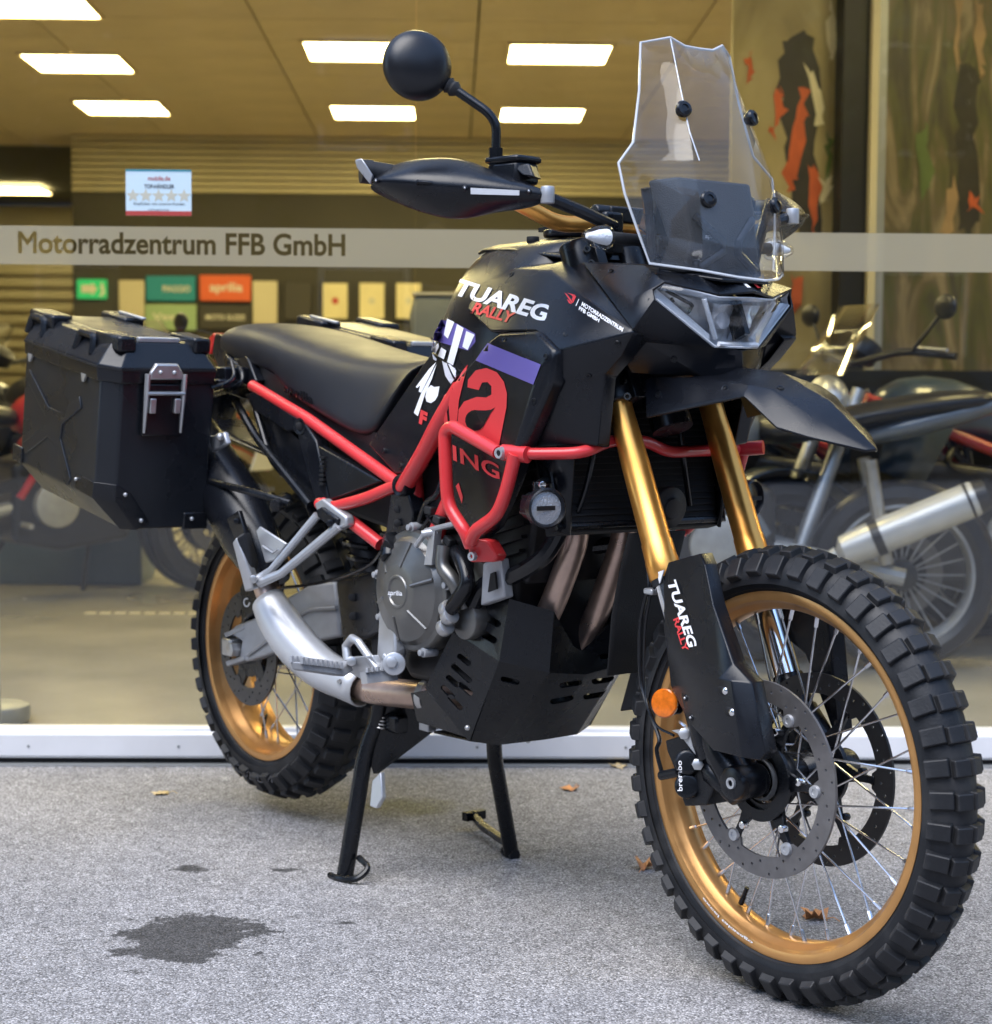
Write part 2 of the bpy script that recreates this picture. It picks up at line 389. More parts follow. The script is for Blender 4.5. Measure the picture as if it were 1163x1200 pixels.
H = 3.0
struct(sh('shop_floor', ([V(-6, .06, .012), V(9, .06, .012), V(9, 22, .012), V(-6, 22, .012)], [(0, 1, 2, 3)]), 'shop_floor'))
SILL = sh('window_sill', bx(-5, 6, .0, .075, .016, .078), 'alu', bevel=.004); tag(SILL, 'brushed aluminium sill running along the foot of the shop window', 'sill')
mk('sill_groove', bx(-5, 6, -.0008, .004, .0215, .0225), 'alu_dark', SILL); mk('sill_foot', bx(-5, 6, .012, .07, 0, .017), 'gap_black', SILL); mk('glazing_bead', bx(-5, 6, .030, .072, .077, .088), 'alu', SILL, bevel=.002)
for k in range(26):
    x = -4 + k * .37; mk('sill_rivet', rcyl(V(x, .002, .046), V(x, -.0015, .046), .0035, 10), 'alu_dark', SILL)
struct(sh('kerb_strip', bx(-5, 6, -.022, .02, -.02, .003), 'alu_dark'))
GX = SP(487, 300, .05).x
for i, (a, b_) in enumerate(((-4.0, GX - .003), (GX + .003, 5.0))):
    tag(sh('window_pane', bx(a, b_, .046, .054, .084, 2.9), 'window'), ('clear shop window pane carrying the star sticker', 'clear shop window pane behind the front wheel and windscreen')[i], 'window')
xm0, xm1 = SP(1018, 300, .06).x, SP(1037, 300, .06).x
VM = 3.0
xm0, xm1 = SP(1018, 300, VM).x, SP(1036, 300, VM).x
MUL = sh('metal_post', merge(bx(xm0, xm0 + .03, VM, VM + .08, .012, 3.0)), 'cream', bevel=.002); tag(MUL, 'slim pale and grey metal post between the black column and the forest poster', 'post')
mk('post_face', bx(xm0 + .03, xm1, VM + .002, VM + .07, .012, 3.0), 'alu_dark', MUL)
xc0, xc1 = SP(984, 300, 3.05).x, SP(1018, 300, 3.05).x
tag(sh('column', bx(xc0, xc1, 3.05, 3.35, .012, 3.0), 'column', bevel=.004), 'black square column standing inside beside the pale metal post', 'column')
# frosted band with the name cut out of it
ba, bb = SP(0, 256.5, .044), SP(0, 304, .044)
tz0, tz1 = 1.2305, 1.3285
t0, t1 = SP(22, 301, .042), SP(404, 301, .042); tb = SP(200, 297.5, .042).z; tt = SP(200, 273, .042).z
cu = bpy.data.curves.new('band', 'FONT'); cu.body = 'Motorradzentrum FFB GmbH'; cu.size = 1; cu.resolution_u = 5
to = bpy.data.objects.new('band', cu); COL.objects.link(to); bpy.context.view_layer.objects.active = to; to.select_set(True); bpy.ops.object.convert(target='CURVE'); to = bpy.context.view_layer.objects.active
cu = to.data; cu.dimensions = '2D'; cu.fill_mode = 'BOTH'; cu.offset = -.026
cx = [p.co for s_ in cu.splines for p in (s_.bezier_points if s_.type == 'BEZIER' else s_.points)]; x0_, x1_, y0_, y1_ = min(p.x for p in cx), max(p.x for p in cx), min(p.y for p in cx), max(p.y for p in cx)
fx = lambda X: x0_ + (X - t0.x) / (t1.x - t0.x) * (x1_ - x0_); fz = lambda Z: y0_ + (Z - tb) / (tt - tb) * (y1_ - y0_)
s_ = cu.splines.new('POLY'); s_.points.add(3); s_.use_cyclic_u = True
for q_, (X, Z) in zip(s_.points, ((-4, tz0), (5, tz0), (5, tz1), (-4, tz1))): q_.co = (fx(X), fz(Z), 0, 1)
COL.objects.unlink(to); bg_ = grab(to)
bo = mk('frosted_band', ([V(t0.x + (p.x - x0_) / (x1_ - x0_) * (t1.x - t0.x), .0425, tb + (p.y - y0_) / (y1_ - y0_) * (tt - tb)) for p in bg_[0]], bg_[1]), 'frost', ang=1)
bo.matrix_world = SHOP; tag(bo, 'pale frosted band across the glass with the shop name cut out of it', 'window film')
# sticker on the pane
q = [SP(147, 198, .0405), SP(224, 198, .0405), SP(224, 252, .0405), SP(147, 252, .0405)]
x0, x1, z1, z0 = q[0].x, q[1].x, q[0].z, q[3].z
STK = sh('dealer_sticker', bx(x0, x1, .0440, .0455, z0, z1), 'sticker'); tag(STK, 'light blue rating sticker with five stars on the shop window', 'sticker')
def stx(body, u0, u1, v0, v1, mm, par, x0, x1, z0, z1, y, bold=.0, nm='lettering'):
    g = textgeo(body, bold); return mk(nm, ([V(x0 + (x1 - x0) * (u0 + (u1 - u0) * p.x), y, z0 + (z1 - z0) * (v0 + (v1 - v0) * p.y)) for p in g[0]], g[1]), mm, par, weld=False)
stx('mobile.de', .34, .68, .76, .86, 'sticker_red', STK, x0, x1, z0, z1, .0432, .01); stx('TOP-HÄNDLER', .28, .74, .59, .70, 'ink', STK, x0, x1, z0, z1, .0432, .02)
stx('Empfohlen von unseren Kunden', .12, .90, .21, .29, 'ink', STK, x0, x1, z0, z1, .0432); stx('unabhängig bewertet', .34, .66, .10, .15, 'ink', STK, x0, x1, z0, z1, .0432)
for k in range(5):
    cx, cz = x0 + (x1 - x0) * (.11 + .195 * k), z0 + (z1 - z0) * .43; r = .017
    pl = [V(cx + (r if i % 2 == 0 else r * .45) * math.sin(i * math.pi / 5), .0436, cz + (r if i % 2 == 0 else r * .45) * math.cos(i * math.pi / 5)) for i in range(10)]
    mk('star', (pl, [tuple(range(10))]), 'star', STK)
mk('sticker_edge', bx(x0, x1, .0432, .0440, z0, z0 + .011), 'sticker_red', STK); mk('sticker_edge', bx(x0, x1, .0432, .0440, z1 - .004, z1), 'teal', STK)
# fascia and roof out of view, added to keep sky light out; side walls
struct(sh('unseen_fascia', bx(-6, 9, .0, .3, 2.9, 3.6), 'alu_dark')); struct(sh('unseen_roof', bx(-6, 9, .3, 22, 3.25, 3.5), 'gap_black'))
struct(sh('wall_left', bx(-6.2, -6, .06, 22, 0, 3.3), 'cream')); struct(sh('wall_right', bx(9, 9.2, .06, 22, 0, 3.3), 'cream'))
CEI = struct(sh('ceiling', bx(-6, 9, .3, 22, H + .03, H + .06), 'dark_wall'))
VB = 10.9; xe = SP(85, 300, VB).x
tile = None; TW, TL = 1.25, .625
lamps = []
for px, py in ((92, 72), (144, 124.5), (40, 4), (418, 58), (655, 61), (438, 130), (635, 132.5), (20, 222)):
    p = SZ(px, py, H); lamps.append((p.x, p.y))
lamps += [(x, v) for x in (-1.2, 1.0, 3.2, 5.2) for v in (1.6, 4.1)] + [(4.9, 6.6), (4.9, 9.0)]  # unseen panels added to light the showroom floor
for i in range(-4, 8):
    for j in range(0, 18):
        x, y = i * TW, .4 + j * TL
        if y > VB + .2 and x + TW > xe + .2: continue
        if abs(x + TW / 2 - 1.5) > 7 or (y < 3.9): continue
        if tile is None: o = mk('ceiling_tile', bx(.006, TW - .006, .006, TL - .006, H, H + .02), 'ceiling_tile', CEI, bevel=.004, seg=1); tile = o.data
        else: o = bpy.data.objects.new('ceiling_tile', tile); COL.objects.link(o); o.parent = CEI
        o.location = (x, y, 0)
mk('ceiling_field', bx(-5, 9, .35, 3.9, H, H + .02), 'ceiling_tile', CEI)
pos = ['over the frosted band near the sticker', 'in front of the slatted bulkhead', 'over the shop window corner', 'beside the round mirror', 'right behind the mirror stem', 'next to the mirror stem foot', 'nearest the windscreen top', 'deep in the side hall']
for i, (x, y) in enumerate(lamps):  # seen panels first, then the added unseen ones
    L_ = sh('ceiling_light', bx(-.30, .30, -.31, .31, -.012, -.004), 'lamp'); L_.matrix_world = SHOP @ Matrix.Translation((x, y, H))
    tag(L_, 'glowing yellow square ceiling light panel in the showroom ceiling', 'ceiling light', 'lit ceiling panels of the showroom')
    mk('light_frame', merge(bx(-.32, .32, -.33, -.305, -.018, .0), bx(-.32, .32, .305, .33, -.018, .0), bx(-.32, -.30, -.305, .305, -.018, .0), bx(.30, .32, -.305, .305, -.018, .0)), 'ceiling_tile', L_)
# back wall with slatted bulkhead
BW = sh('back_wall', bx(xe, 9, VB, VB + .2, 0, 2.55), 'dark_wall'); struct(BW)
zb = SP(400, 228, VB).z; zt = H
for k in range(9):
    z = zb + (zt - zb) * k / 9; mk('slat', bx(xe, 9, VB - .03, VB + .03, z + .004, z + (zt - zb) / 9 - .006), 'slat', BW, bevel=.006, seg=1)
struct(sh('side_hall_wall', bx(-6, xe, 17, 17.2, 0, 3.0), 'cream')); SHU = sh('roller_shutter', bx(-6, xe + 1, 16.8, 16.9, 0, 2.4), 'cream'); tag(SHU, 'pale roller shutter of wide horizontal slats at the end of the side hall', 'shutter')
for k in range(16): mk('slat', bx(-6, xe + 1, 16.72, 16.8, .1 + k * .14, .20 + k * .14), 'slat', SHU, bevel=.02, seg=1)
struct(sh('side_hall_return', bx(xe, xe + .15, VB + .2, 17, 0, 3.0), 'cream'))
# boards and frames on the dark wall
def board(name, px0, py0, px1, py1, mm, label, cat, v=VB - .04, t=.03, group=None):
    a, b_ = SP(px0, py0, v), SP(px1, py1, v); o = sh(name, bx(a.x, b_.x, v, v + t, b_.z, a.z), mm, bevel=.006, seg=1); tag(o, label, cat, group)
    o['bb'] = (a.x, b_.x, b_.z, a.z); return o
def onb(o, body, u0, u1, v0, v1, mm, v=VB - .045, bold=.02):
    x0, x1, z0, z1 = o['bb']; return stx(body, u0, u1, v0, v1, mm, o, x0, x1, z0, z1, v, bold)
EX = board('exit_sign', 90, 327, 125, 350, 'exit_green', 'green and white emergency exit sign on the dark wall', 'sign'); x0, x1, z0, z1 = EX['bb']
mk('arrow', ([V(x0 + (x1 - x0) * u, VB - .045, z0 + (z1 - z0) * v) for u, v in ((.15, .3), (.5, .3), (.5, .15), (.7, .5), (.5, .85), (.5, .7), (.15, .7))], [(0, 1, 2, 3, 4, 5, 6)]), 'cream_letter', EX)
mk('figure', ([V(x0 + (x1 - x0) * u, VB - .045, z0 + (z1 - z0) * v) for u, v in ((.76, .1), (.84, .4), (.78, .6), (.86, .9), (.92, .6), (.96, .1), (.9, .3), (.84, .1))], [tuple(range(8))]), 'cream_letter', EX)
b1 = board('brand_board', 171, 323, 229, 353, 'teal', 'teal brand board with white lettering above the mint board', 'sign'); onb(b1, 'PIAGGIO', .34, .90, .36, .62, 'cream_letter')
b2 = board('brand_board', 234, 322, 294, 353, 'orange', 'orange red brand board with pale lettering on the dark wall', 'sign'); onb(b2, 'aprilia', .20, .84, .26, .72, 'cream_letter')
b3 = board('brand_board', 170, 356, 230, 387, 'mint', 'mint green brand board below the teal board', 'sign'); onb(b3, 'Vespa', .14, .84, .30, .66, 'cream_letter')
b4 = board('brand_board', 234, 357, 294, 386, 'poster_dark', 'black brand board below the orange red board', 'sign'); onb(b4, 'MOTO GUZZI', .12, .88, .38, .60, 'cream_letter')
board('cream_panel', 139, 328, 169, 380, 'cream', 'plain cream panel on the wall beside the teal board', 'panel'); board('cream_panel', 296, 329, 325, 380, 'cream', 'plain cream panel on the wall beside the orange board', 'panel')
for i, (px, lab) in enumerate(((333, 'dark picture frame on the wall, beside the plain cream panel'), (377, 'framed cream certificate next to the dark picture frame'), (420, 'framed cream certificate between two other certificates'), (463, 'framed cream certificate beside the grey display stand'))):
    f_ = board('picture_frame', px, 330, px + 32, 375, 'poster_dark', lab, 'picture'); x0, x1, z0, z1 = f_['bb']
    if i: mk('print', bx(x0 + .012, x1 - .012, VB - .046, VB - .04, z0 + .012, z1 - .012), 'poster_cream', f_)
    if i: mk('seal', ([V((x0 + x1) / 2 + .03 * math.cos(k), VB - .0475, (z0 + z1) / 2 + .03 * math.sin(k)) for k in (0, .8, 1.6, 2.4, 3.2, 4, 4.8, 5.5)], [tuple(range(8))]), 'sticker_red' if i == 1 else 'star', f_)
    else: stx('OPEN', .2, .8, .7, .8, 'cream_letter', f_, x0, x1, z0, z1, VB - .046) if False else None
# posters by the column
def poster_mat(name, cols, sc_, stretch):
    m_, n, l, b = nodes(name); tc = n.new('ShaderNodeTexCoord'); mp = n.new('ShaderNodeMapping'); mp.inputs['Scale'].default_value = stretch; l.new(tc.outputs['Object'], mp.inputs[0])
    no = n.new('ShaderNodeTexNoise'); no.inputs['Scale'].default_value = sc_; no.inputs['Detail'].default_value = 7; no.inputs['Distortion'].default_value = 1.6; l.new(mp.outputs[0], no.inputs['Vector'])
    r = n.new('ShaderNodeValToRGB'); e = r.color_ramp.elements; e[0].position = .28; e[0].color = (*cols[0], 1); e[1].position = .74; e[1].color = (*cols[-1], 1)
    for k, c_ in enumerate(cols[1:-1]): q = e.new(.28 + .46 * (k + 1) / (len(cols) - 1)); q.color = (*c_, 1)
    l.new(no.outputs[0], r.inputs[0]); l.new(r.outputs[0], b.inputs['Base Color']); b.inputs['Roughness'].default_value = .45
poster_mat('print_forest', [(.035, .028, .014), (.07, .058, .028), (.10, .10, .030), (.15, .115, .06), (.30, .24, .14), (.09, .07, .04)], 3.4, (2.2, 1, .42))
poster_mat('print_sand', [(.22, .17, .07), (.34, .28, .13), (.42, .35, .18), (.25, .20, .09)], 2.0, (1.0, 1, .4))
mat('p_orange', (.55, .11, .03), .5, var=.2, scale=9); mat('p_dark', (.035, .03, .02), .5, var=.3, scale=9); mat('p_white', (.70, .64, .44), .5, var=.1, scale=9); mat('p_green', (.12, .17, .05), .5, var=.2, scale=9); mat('p_tan', (.36, .24, .12), .5, var=.2, scale=9)
def poster(name, px0, px1, py0, py1, v, mm, label, shapes):
    a, b_ = SP(px0, py0, v), SP(px1, py1, v); o = sh(name, bx(a.x, b_.x, v, v + .03, b_.z, a.z), mm); tag(o, label, 'poster')
    for k, (m2, pl) in enumerate(shapes):
        pts = [SP(x, y, v - .003 - .0005 * k) for x, y in pl]; c_ = sum(pts, Vector()) / len(pts); pts = [c_ + (p - c_) for p in pts]
        q_ = []
        for i in range(len(pts)):
            A_, B_ = pts[i], pts[(i + 1) % len(pts)]
            for t in (0, .25, .5, .75): q_.append(A_.lerp(B_, t) + V(random.gauss(0, .010), 0, random.gauss(0, .016)))
        mk('printed_shape', (q_, [tuple(t) for t in tessellate_polygon([[V(p.x, p.z, 0) for p in q_]])]), m2, o)
    return o
poster('rally_poster', 862, 984, -160, 440, 3.2, 'print_sand', 'large sand coloured rally poster with orange streaks beside the column', [
    ('p_dark', [(918, 50), (940, 36), (958, 50), (962, 110), (955, 180), (966, 260), (950, 300), (930, 250), (922, 170), (912, 100)]), ('p_orange', [(935, 104), (948, 108), (946, 150), (936, 205), (926, 225), (918, 205), (930, 150)]), ('p_orange', [(908, 110), (916, 100), (918, 130), (908, 160), (904, 150)]), ('p_orange', [(946, 195), (956, 200), (958, 260), (950, 275)]),
    ('p_white', [(944, 80), (952, 84), (966, 140), (960, 148)]), ('p_white', [(968, 30), (980, 0), (982, 50), (972, 80)]), ('p_orange', [(876, 66), (886, 60), (884, 88), (874, 98)]), ('p_green', [(966, 160), (976, 165), (974, 205), (966, 212)]), ('p_white', [(964, 212), (976, 205), (968, 238), (962, 240)]), ('p_orange', [(928, 325), (942, 325), (938, 352), (930, 360)])])
poster('rider_poster', 1036, 1300, -160, 470, 3.2, 'print_forest', 'tall dark forest poster with a rider figure beside the pale post', [
    ('p_dark', [(1122, 80), (1136, 76), (1146, 95), (1144, 160), (1148, 260), (1136, 272), (1120, 262), (1124, 160)]), ('p_tan', [(1118, 205), (1122, 270), (1102, 272), (1110, 240)]), ('p_tan', [(1120, 0), (1128, 0), (1126, 70), (1120, 76)]), ('p_tan', [(1140, 0), (1152, 0), (1154, 80), (1146, 90)]),
    ('p_green', [(1075, 160), (1088, 150), (1094, 210), (1080, 230)]), ('p_orange', [(1138, 230), (1148, 232), (1147, 246), (1138, 244)])])
a, b_ = SP(850, 432, 3.0), SP(1420, 780, 3.0)
BACKDROP = sh('dark_backdrop', bx(a.x, b_.x, 3.0 - .06, 3.0 - .01, .012, a.z), 'column', bevel=.004); tag(BACKDROP, 'added low black backdrop behind the display motorcycles under the posters', 'wall')  # dark sheet added for the blackness behind the display bikes
# low partition and display stand
mat('partition', (.075, .115, .145), .35, var=.15, scale=3)
a, b_ = SP(-140, 598, 4.1), SP(166, 690, 4.1)
PT = sh('display_partition', bx(a.x, b_.x, 4.1, 4.5, .012, a.z), 'partition', bevel=.01); tag(PT, 'low blue grey display platform on the showroom floor', 'platform')
mk('platform_trim', bx(a.x, b_.x + .01, 4.08, 4.5, a.z, a.z + .02), 'alu_dark', PT)
mat('grey_cloth', (.20, .21, .19), .7, var=.1, scale=5)
a, b_ = SP(480, 344, 2.4), SP(560, 700, 2.4)
DS = sh('display_stand', loft([[V(a.x + k, 2.4 + k, z), V(b_.x - k, 2.4 + k, z), V(b_.x - k, 2.8, z), V(a.x + k, 2.8, z)] for z, k in ((.012, .05), (.9, .03), (a.z - .08, 0), (a.z, .02))]), 'grey_cloth', bevel=.02); tag(DS, 'grey cloth covered display stand behind the motorcycle seat', 'display stand')
mk('stand_top', bx(a.x + .01, b_.x - .01, 2.41, 2.79, a.z - .004, a.z + .008), 'cream', DS)
# dashed strip modelled on the floor to imitate a reflection
a, b_ = SZ(100, 719, .012), SZ(330, 720, .012)
REFL = sh('reflection_strip', merge(*[bx(a.x + k * .06, a.x + k * .06 + .042, a.y - .02, a.y + .02, .0125, .016) for k in range(int((b_.x - a.x) / .06))]), 'cream'); tag(REFL, 'dashed pale strip imitating a reflection on the showroom floor', 'reflection strip')
tag(sh('floor_base', merge(rcyl(SZ(-8, 846, .012), SZ(-8, 846, .012) + V(0, 0, .05), .10, 32), rcyl(SZ(-8, 846, .062), SZ(-8, 846, .062) + V(0, 0, .9), .02, 16)), 'alu_dark'), 'round metal foot of a display pole just inside the window', 'display pole')

# ================================================================ motorcycles inside
mat('bike_grey', (.13, .15, .18), .25, coat=.5, var=.05, scale=5); mat('bike_red', (.42, .02, .02), .3, coat=.5); mat('bike_dark', (.018, .018, .022), .35, var=.1, scale=5); mat('bike_blue', (.035, .060, .095), .3, coat=.5)
def plain_bike(label, x, y, ang, body, muff, rimm, frm=None):
    root = empty('display_motorcycle', M=SHOP @ Matrix.Translation((x, y, .012)) @ Matrix.Rotation(R(ang), 4, 'Z')); tag(root, label, 'motorcycle', 'motorcycles on show inside')
    k = lambda nm, g, m_, **q: mk(nm, g, m_, q.pop('parent', root), **q)
    for wx in (0, 1.42):
        w = k('wheel', lathe([(-.05, .235), (-.062, .26), (-.055, .295), (-.03, .313), (0, .318), (.03, .313), (.055, .295), (.062, .26), (.05, .235)], (wx, 0, .318), (0, 1, 0), 48), 'bike_dark')
        mk('rim', lathe([(-.05, .24), (-.052, .225), (-.03, .215), (.03, .215), (.052, .225), (.05, .24)], (wx, 0, .318), (0, 1, 0), 48), rimm, w)
        for j in range(24):
            a = R(15 * j); d = V(math.cos(a), 0, math.sin(a)); mk('spoke', tube([V(wx, .02 * (-1) ** j, .318) + d * .03, V(wx, 0, .318) + d * .22], .0035, 5), rimm, w)
        mk('hub', rcyl(V(wx, -.07, .318), V(wx, .07, .318), .05, 20), 'bike_dark', w); mk('brake_disc', lathe([(-.063, .09), (-.063, .145), (-.067, .145), (-.067, .09)], (wx, 0, .318), (0, 1, 0), 40), 'disc', w)
    for s in (-1, 1): k('fork_leg', tube([V(1.42, s * .09, .318), V(1.17, s * .09, .93)], [.03, .024], 14), 'silver')
    k('engine', loft([[V(.42, s * .14, z) for s, z in ((-1, .60), (1, .60), (1, .26), (-1, .26))], [V(.62, s * .17, z) for s, z in ((-1, .66), (1, .66), (1, .22), (-1, .22))], [V(.95, s * .15, z) for s, z in ((-1, .70), (1, .70), (1, .26), (-1, .26))]]), 'bike_dark', bevel=.03, seg=3)
    k('engine_cover', merge(rcyl(V(.60, -.19, .42), V(.60, -.13, .42), .10, 32), rcyl(V(.60, .19, .42), V(.60, .13, .42), .10, 32)), 'cast')
    k('tank', loft([[V(X, w_ * math.cos(R(t)), zc_ + h_ * math.sin(R(t))) for t in range(0, 360, 30)] for X, w_, zc_, h_ in ((.46, .07, .78, .06), (.55, .13, .81, .10), (.75, .17, .86, .13), (.95, .16, .87, .12), (1.06, .08, .84, .07))]), body, sub=1)
    k('seat', loft([[V(X, w_ * math.cos(R(t)), zc_ + h_ * math.sin(R(t))) for t in range(0, 360, 30)] for X, w_, zc_, h_ in ((-.32, .06, .90, .03), (-.15, .11, .89, .05), (.1, .13, .85, .05), (.35, .13, .79, .05), (.5, .09, .79, .05))]), 'bike_dark', sub=1)
    k('tail', loft([[V(X, w_ * math.cos(R(t)), zc_ + h_ * math.sin(R(t))) for t in range(0, 360, 45)] for X, w_, zc_, h_ in ((-.42, .03, .92, .02), (-.2, .10, .86, .05), (.2, .12, .76, .06))]), body, sub=1)
    k('swingarm', merge(*[tube([V(0, s * .11, .318), V(.48, s * .09, .42)], .03, 10) for s in (-1, 1)]), 'cast')
    k('front_fender', lathe([(-.07, .33), (-.05, .35), (.05, .35), (.07, .33)], (1.42, 0, .318), (0, 1, 0), 40) if False else loft([[V(1.42 + .345 * math.cos(R(t)), y_, .318 + .345 * math.sin(R(t))) for y_ in (-.07, -.05, .05, .07)] for t in range(40, 150, 10)], cap=False, closed=False), body, solid=.005)
    k('muffler', merge(tube([V(.62, .15, .30), V(.35, .16, .30), V(.22, .18, .40)], .025, 14), lathe([(0, .02), (.02, .05), (.10, .058), (.46, .058), (.50, .045), (.50, 0)], V(.22, .19, .40), (-.82, .06, .36), 28)), muff, ang=50)
    k('headlight', ball((1.24, 0, .88), .10, 20, 12, (.7, 1, 1)), 'reflector_bowl' if 'reflector_bowl' in MATS else 'silver')
    k('handlebar', tube(fil([V(1.0, -.40, 1.04), V(1.10, -.25, 1.06), V(1.14, 0, 1.02), V(1.10, .25, 1.06), V(1.0, .40, 1.04)], .06), .013, 10), 'bike_dark')
    for s in (-1, 1): mm_ = k('mirror', ball((1.06, s * .42, 1.20), .06, 16, 8, (.3, 1, .7)), 'bike_dark'); mk('stem', tube([V(1.06, s * .40, 1.18), V(1.09, s * .28, 1.06)], .007, 8), 'bike_dark', mm_)
    k('number_plate', box((-.36, 0, .62), (.01, .18, .14), Matrix.Rotation(R(-20), 3, 'Y')), 'white'); k('plate_arm', tube([V(-.34, 0, .86), V(-.355, 0, .66)], .02, 8), 'bike_dark'); k('side_stand', tube([V(.5, .12, .30), V(.42, .30, .0)], .012, 8), 'bike_dark')
    k('radiator', box((1.03, 0, .62), (.04, .30, .26)), 'gap_black'); k('muffler_band', lathe([(.12, .061), (.15, .061)], V(.22, .19, .40), (-.82, .06, .36), 28), 'bike_dark'); k('muffler_cap', lathe([(.44, .0595), (.505, .050), (.506, .03), (.48, .03)], V(.22, .19, .40), (-.82, .06, .36), 28), 'bike_dark')
    for j in range(7): k('cooling_fin', box((.82, 0, .50 + j * .024), (.20, .30, .008)), 'cast')
    for j in range(8):
        y_ = random.choice((-1, 1)) * random.uniform(.10, .19); k('hose', tube(crv([V(random.uniform(.4, 1.0), y_, random.uniform(.3, .7)), V(random.uniform(.5, .9), y_ * 1.1, random.uniform(.4, .8)), V(random.uniform(.6, 1.1), y_ * .8, random.uniform(.6, .95))]), random.uniform(.006, .014), 8), random.choice(('bike_dark', 'bike_dark', 'steel')))
    for s in (-1, 1):
        k('brake_lever', tube([V(1.06, s * .27, 1.07), V(1.05, s * .42, 1.06)], .006, 6), 'silver'); k('footpeg', tube([V(.45, s * .16, .34), V(.44, s * .28, .34)], .012, 8), 'silver'); k('turn_signal', ball((1.22, s * .20, .84), .03, 10, 6, (1, 1.4, .8)), 'orange_lens'); k('turn_signal', ball((-.34, s * .16, .80), .025, 10, 6, (1, 1.4, .8)), 'orange_lens')
        k('shroud', ([V(.82, s * .17, .84), V(1.10, s * .19, .86), V(1.14, s * .16, .66), V(.98, s * .19, .60)], [(0, 1, 2, 3)]), body, solid=.01); k('tail_shock', tube([V(.12, s * .12, .70), V(.06, s * .12, .36)], .024, 10), 'steel')
    k('fly_screen', loft([[V(1.27, y_, .98), V(1.12, y_ * .8, 1.22)] for y_ in (-.16, -.08, 0, .08, .16)], cap=False, closed=False), 'lens', solid=.003); k('clocks', rcyl(V(1.12, 0, 1.04), V(1.08, 0, 1.09), .06, 20), 'bike_dark'); k('chain_guard', box((.25, -.13, .47), (.42, .02, .05), Matrix.Rotation(R(-12), 3, 'Y')), 'bike_dark'); k('tail_light', box((-.40, 0, .88), (.03, .14, .04)), 'lens_red')
    k('frame', merge(*[tube(fil([V(.45, s * .13, .45), V(.60, s * .16, .70), V(1.12, s * .05, .90)], .05), .022, 10) for s in (-1, 1)]), frm or body)
    return root
p = SP(1056, 690, 1.55)
plain_bike('grey display motorcycle with long silver silencer behind the front wheel', p.x, 1.55, 172, 'bike_grey', 'shield', 'cast')
p = SZ(1225, 738, .012); plain_bike('dark blue display motorcycle with gold wheels beyond the silver silencer', p.x, p.y, 118, 'bike_blue', 'shield', 'rim_gold')
p = SP(1150, 640, 2.45); plain_bike('dark display motorcycle with red frame close to the low black backdrop', p.x, 2.45, 186, 'bike_dark', 'shield', 'cast', 'bike_red')
p = SP(960, 640, 2.2); plain_bike('dark blue display motorcycle with red frame behind the grey one', p.x + 1.1, 2.2, 200, 'bike_blue', 'bike_dark', 'bike_dark', 'bike_red')
p = SZ(232, 690, .012); plain_bike('dark display motorcycle glimpsed below the large pannier', p.x, p.y, 155, 'bike_dark', 'bike_dark', 'bike_dark')
p = SZ(-120, 716, .012); plain_bike('red display motorcycle standing past the low blue grey platform', p.x, p.y + .1, 35, 'bike_red', 'bike_dark', 'bike_dark')

# ================================================================ across the street, seen only as reflections in the glass, plus houses added at both ends
mat('render_wall', (.10, .09, .08), .85, var=.15, scale=.6); mat('house_glass', (.03, .035, .04), .08); mat('hedge_leaf', (.045, .065, .022), .7, var=.4, scale=3); mat('bark', (.07, .055, .04), .9, var=.3, scale=8); mat('tiles', (.12, .05, .035), .8, var=.2, scale=5)
def house(x0, x1, y0, y1, h, face, label):
    ho = sh('house', bx(x0, x1, y0, y1, 0, h), 'render_wall'); tag(ho, label, 'house', 'houses around the forecourt')
    if face == 'y':
        mk('roof', prism([V(x0 - .4, y0 - .5, h), V(x0 - .4, y1 + .5, h), V(x0 - .4, (y0 + y1) / 2, h + 3)], (x1 - x0 + .8, 0, 0)), 'tiles', ho)
        for i in range(int((x1 - x0) / 4)):
            for z in (1.1, 4.3): x = x0 + 1.2 + i * 4.0; w_ = mk('window', bx(x, x + 1.3, y1 + .01, y1 + .07, z, z + 1.6), 'white', ho); mk('pane', bx(x + .08, x + 1.22, y1 + .06, y1 + .08, z + .08, z + 1.52), 'house_glass', w_)
    else:
        xf_ = x1 if face == '+x' else x0; sg = 1 if face == '+x' else -1
        mk('roof', prism([V(x0 - .5, y0 - .4, h), V(x1 + .5, y0 - .4, h), V((x0 + x1) / 2, y0 - .4, h + 3)], (0, y1 - y0 + .8, 0)), 'tiles', ho)
        for i in range(int((y1 - y0) / 4)):
            for z in (1.1, 4.3):
                y = y0 + 1.2 + i * 4.0; q_ = sorted((xf_ + sg * .01, xf_ + sg * .07)); w_ = mk('window', bx(q_[0], q_[1], y, y + 1.3, z, z + 1.6), 'white', ho); q_ = sorted((xf_ + sg * .06, xf_ + sg * .08)); mk('pane', bx(q_[0], q_[1], y + .08, y + 1.22, z + .08, z + 1.52), 'house_glass', w_)
house(-26, 28, -31, -22, 8.5, 'y', 'long rendered house across the street mirrored in the shop window')
house(-19, -11, -20, -2, 7.5, '+x', 'unseen rendered house added at one end of the forecourt')  # out-of-view house added to block low sky light
house(14, 22, -20, -2, 7.5, '-x', 'unseen rendered house added at the other end of the forecourt')  # second added house, cuts low sky light from this side
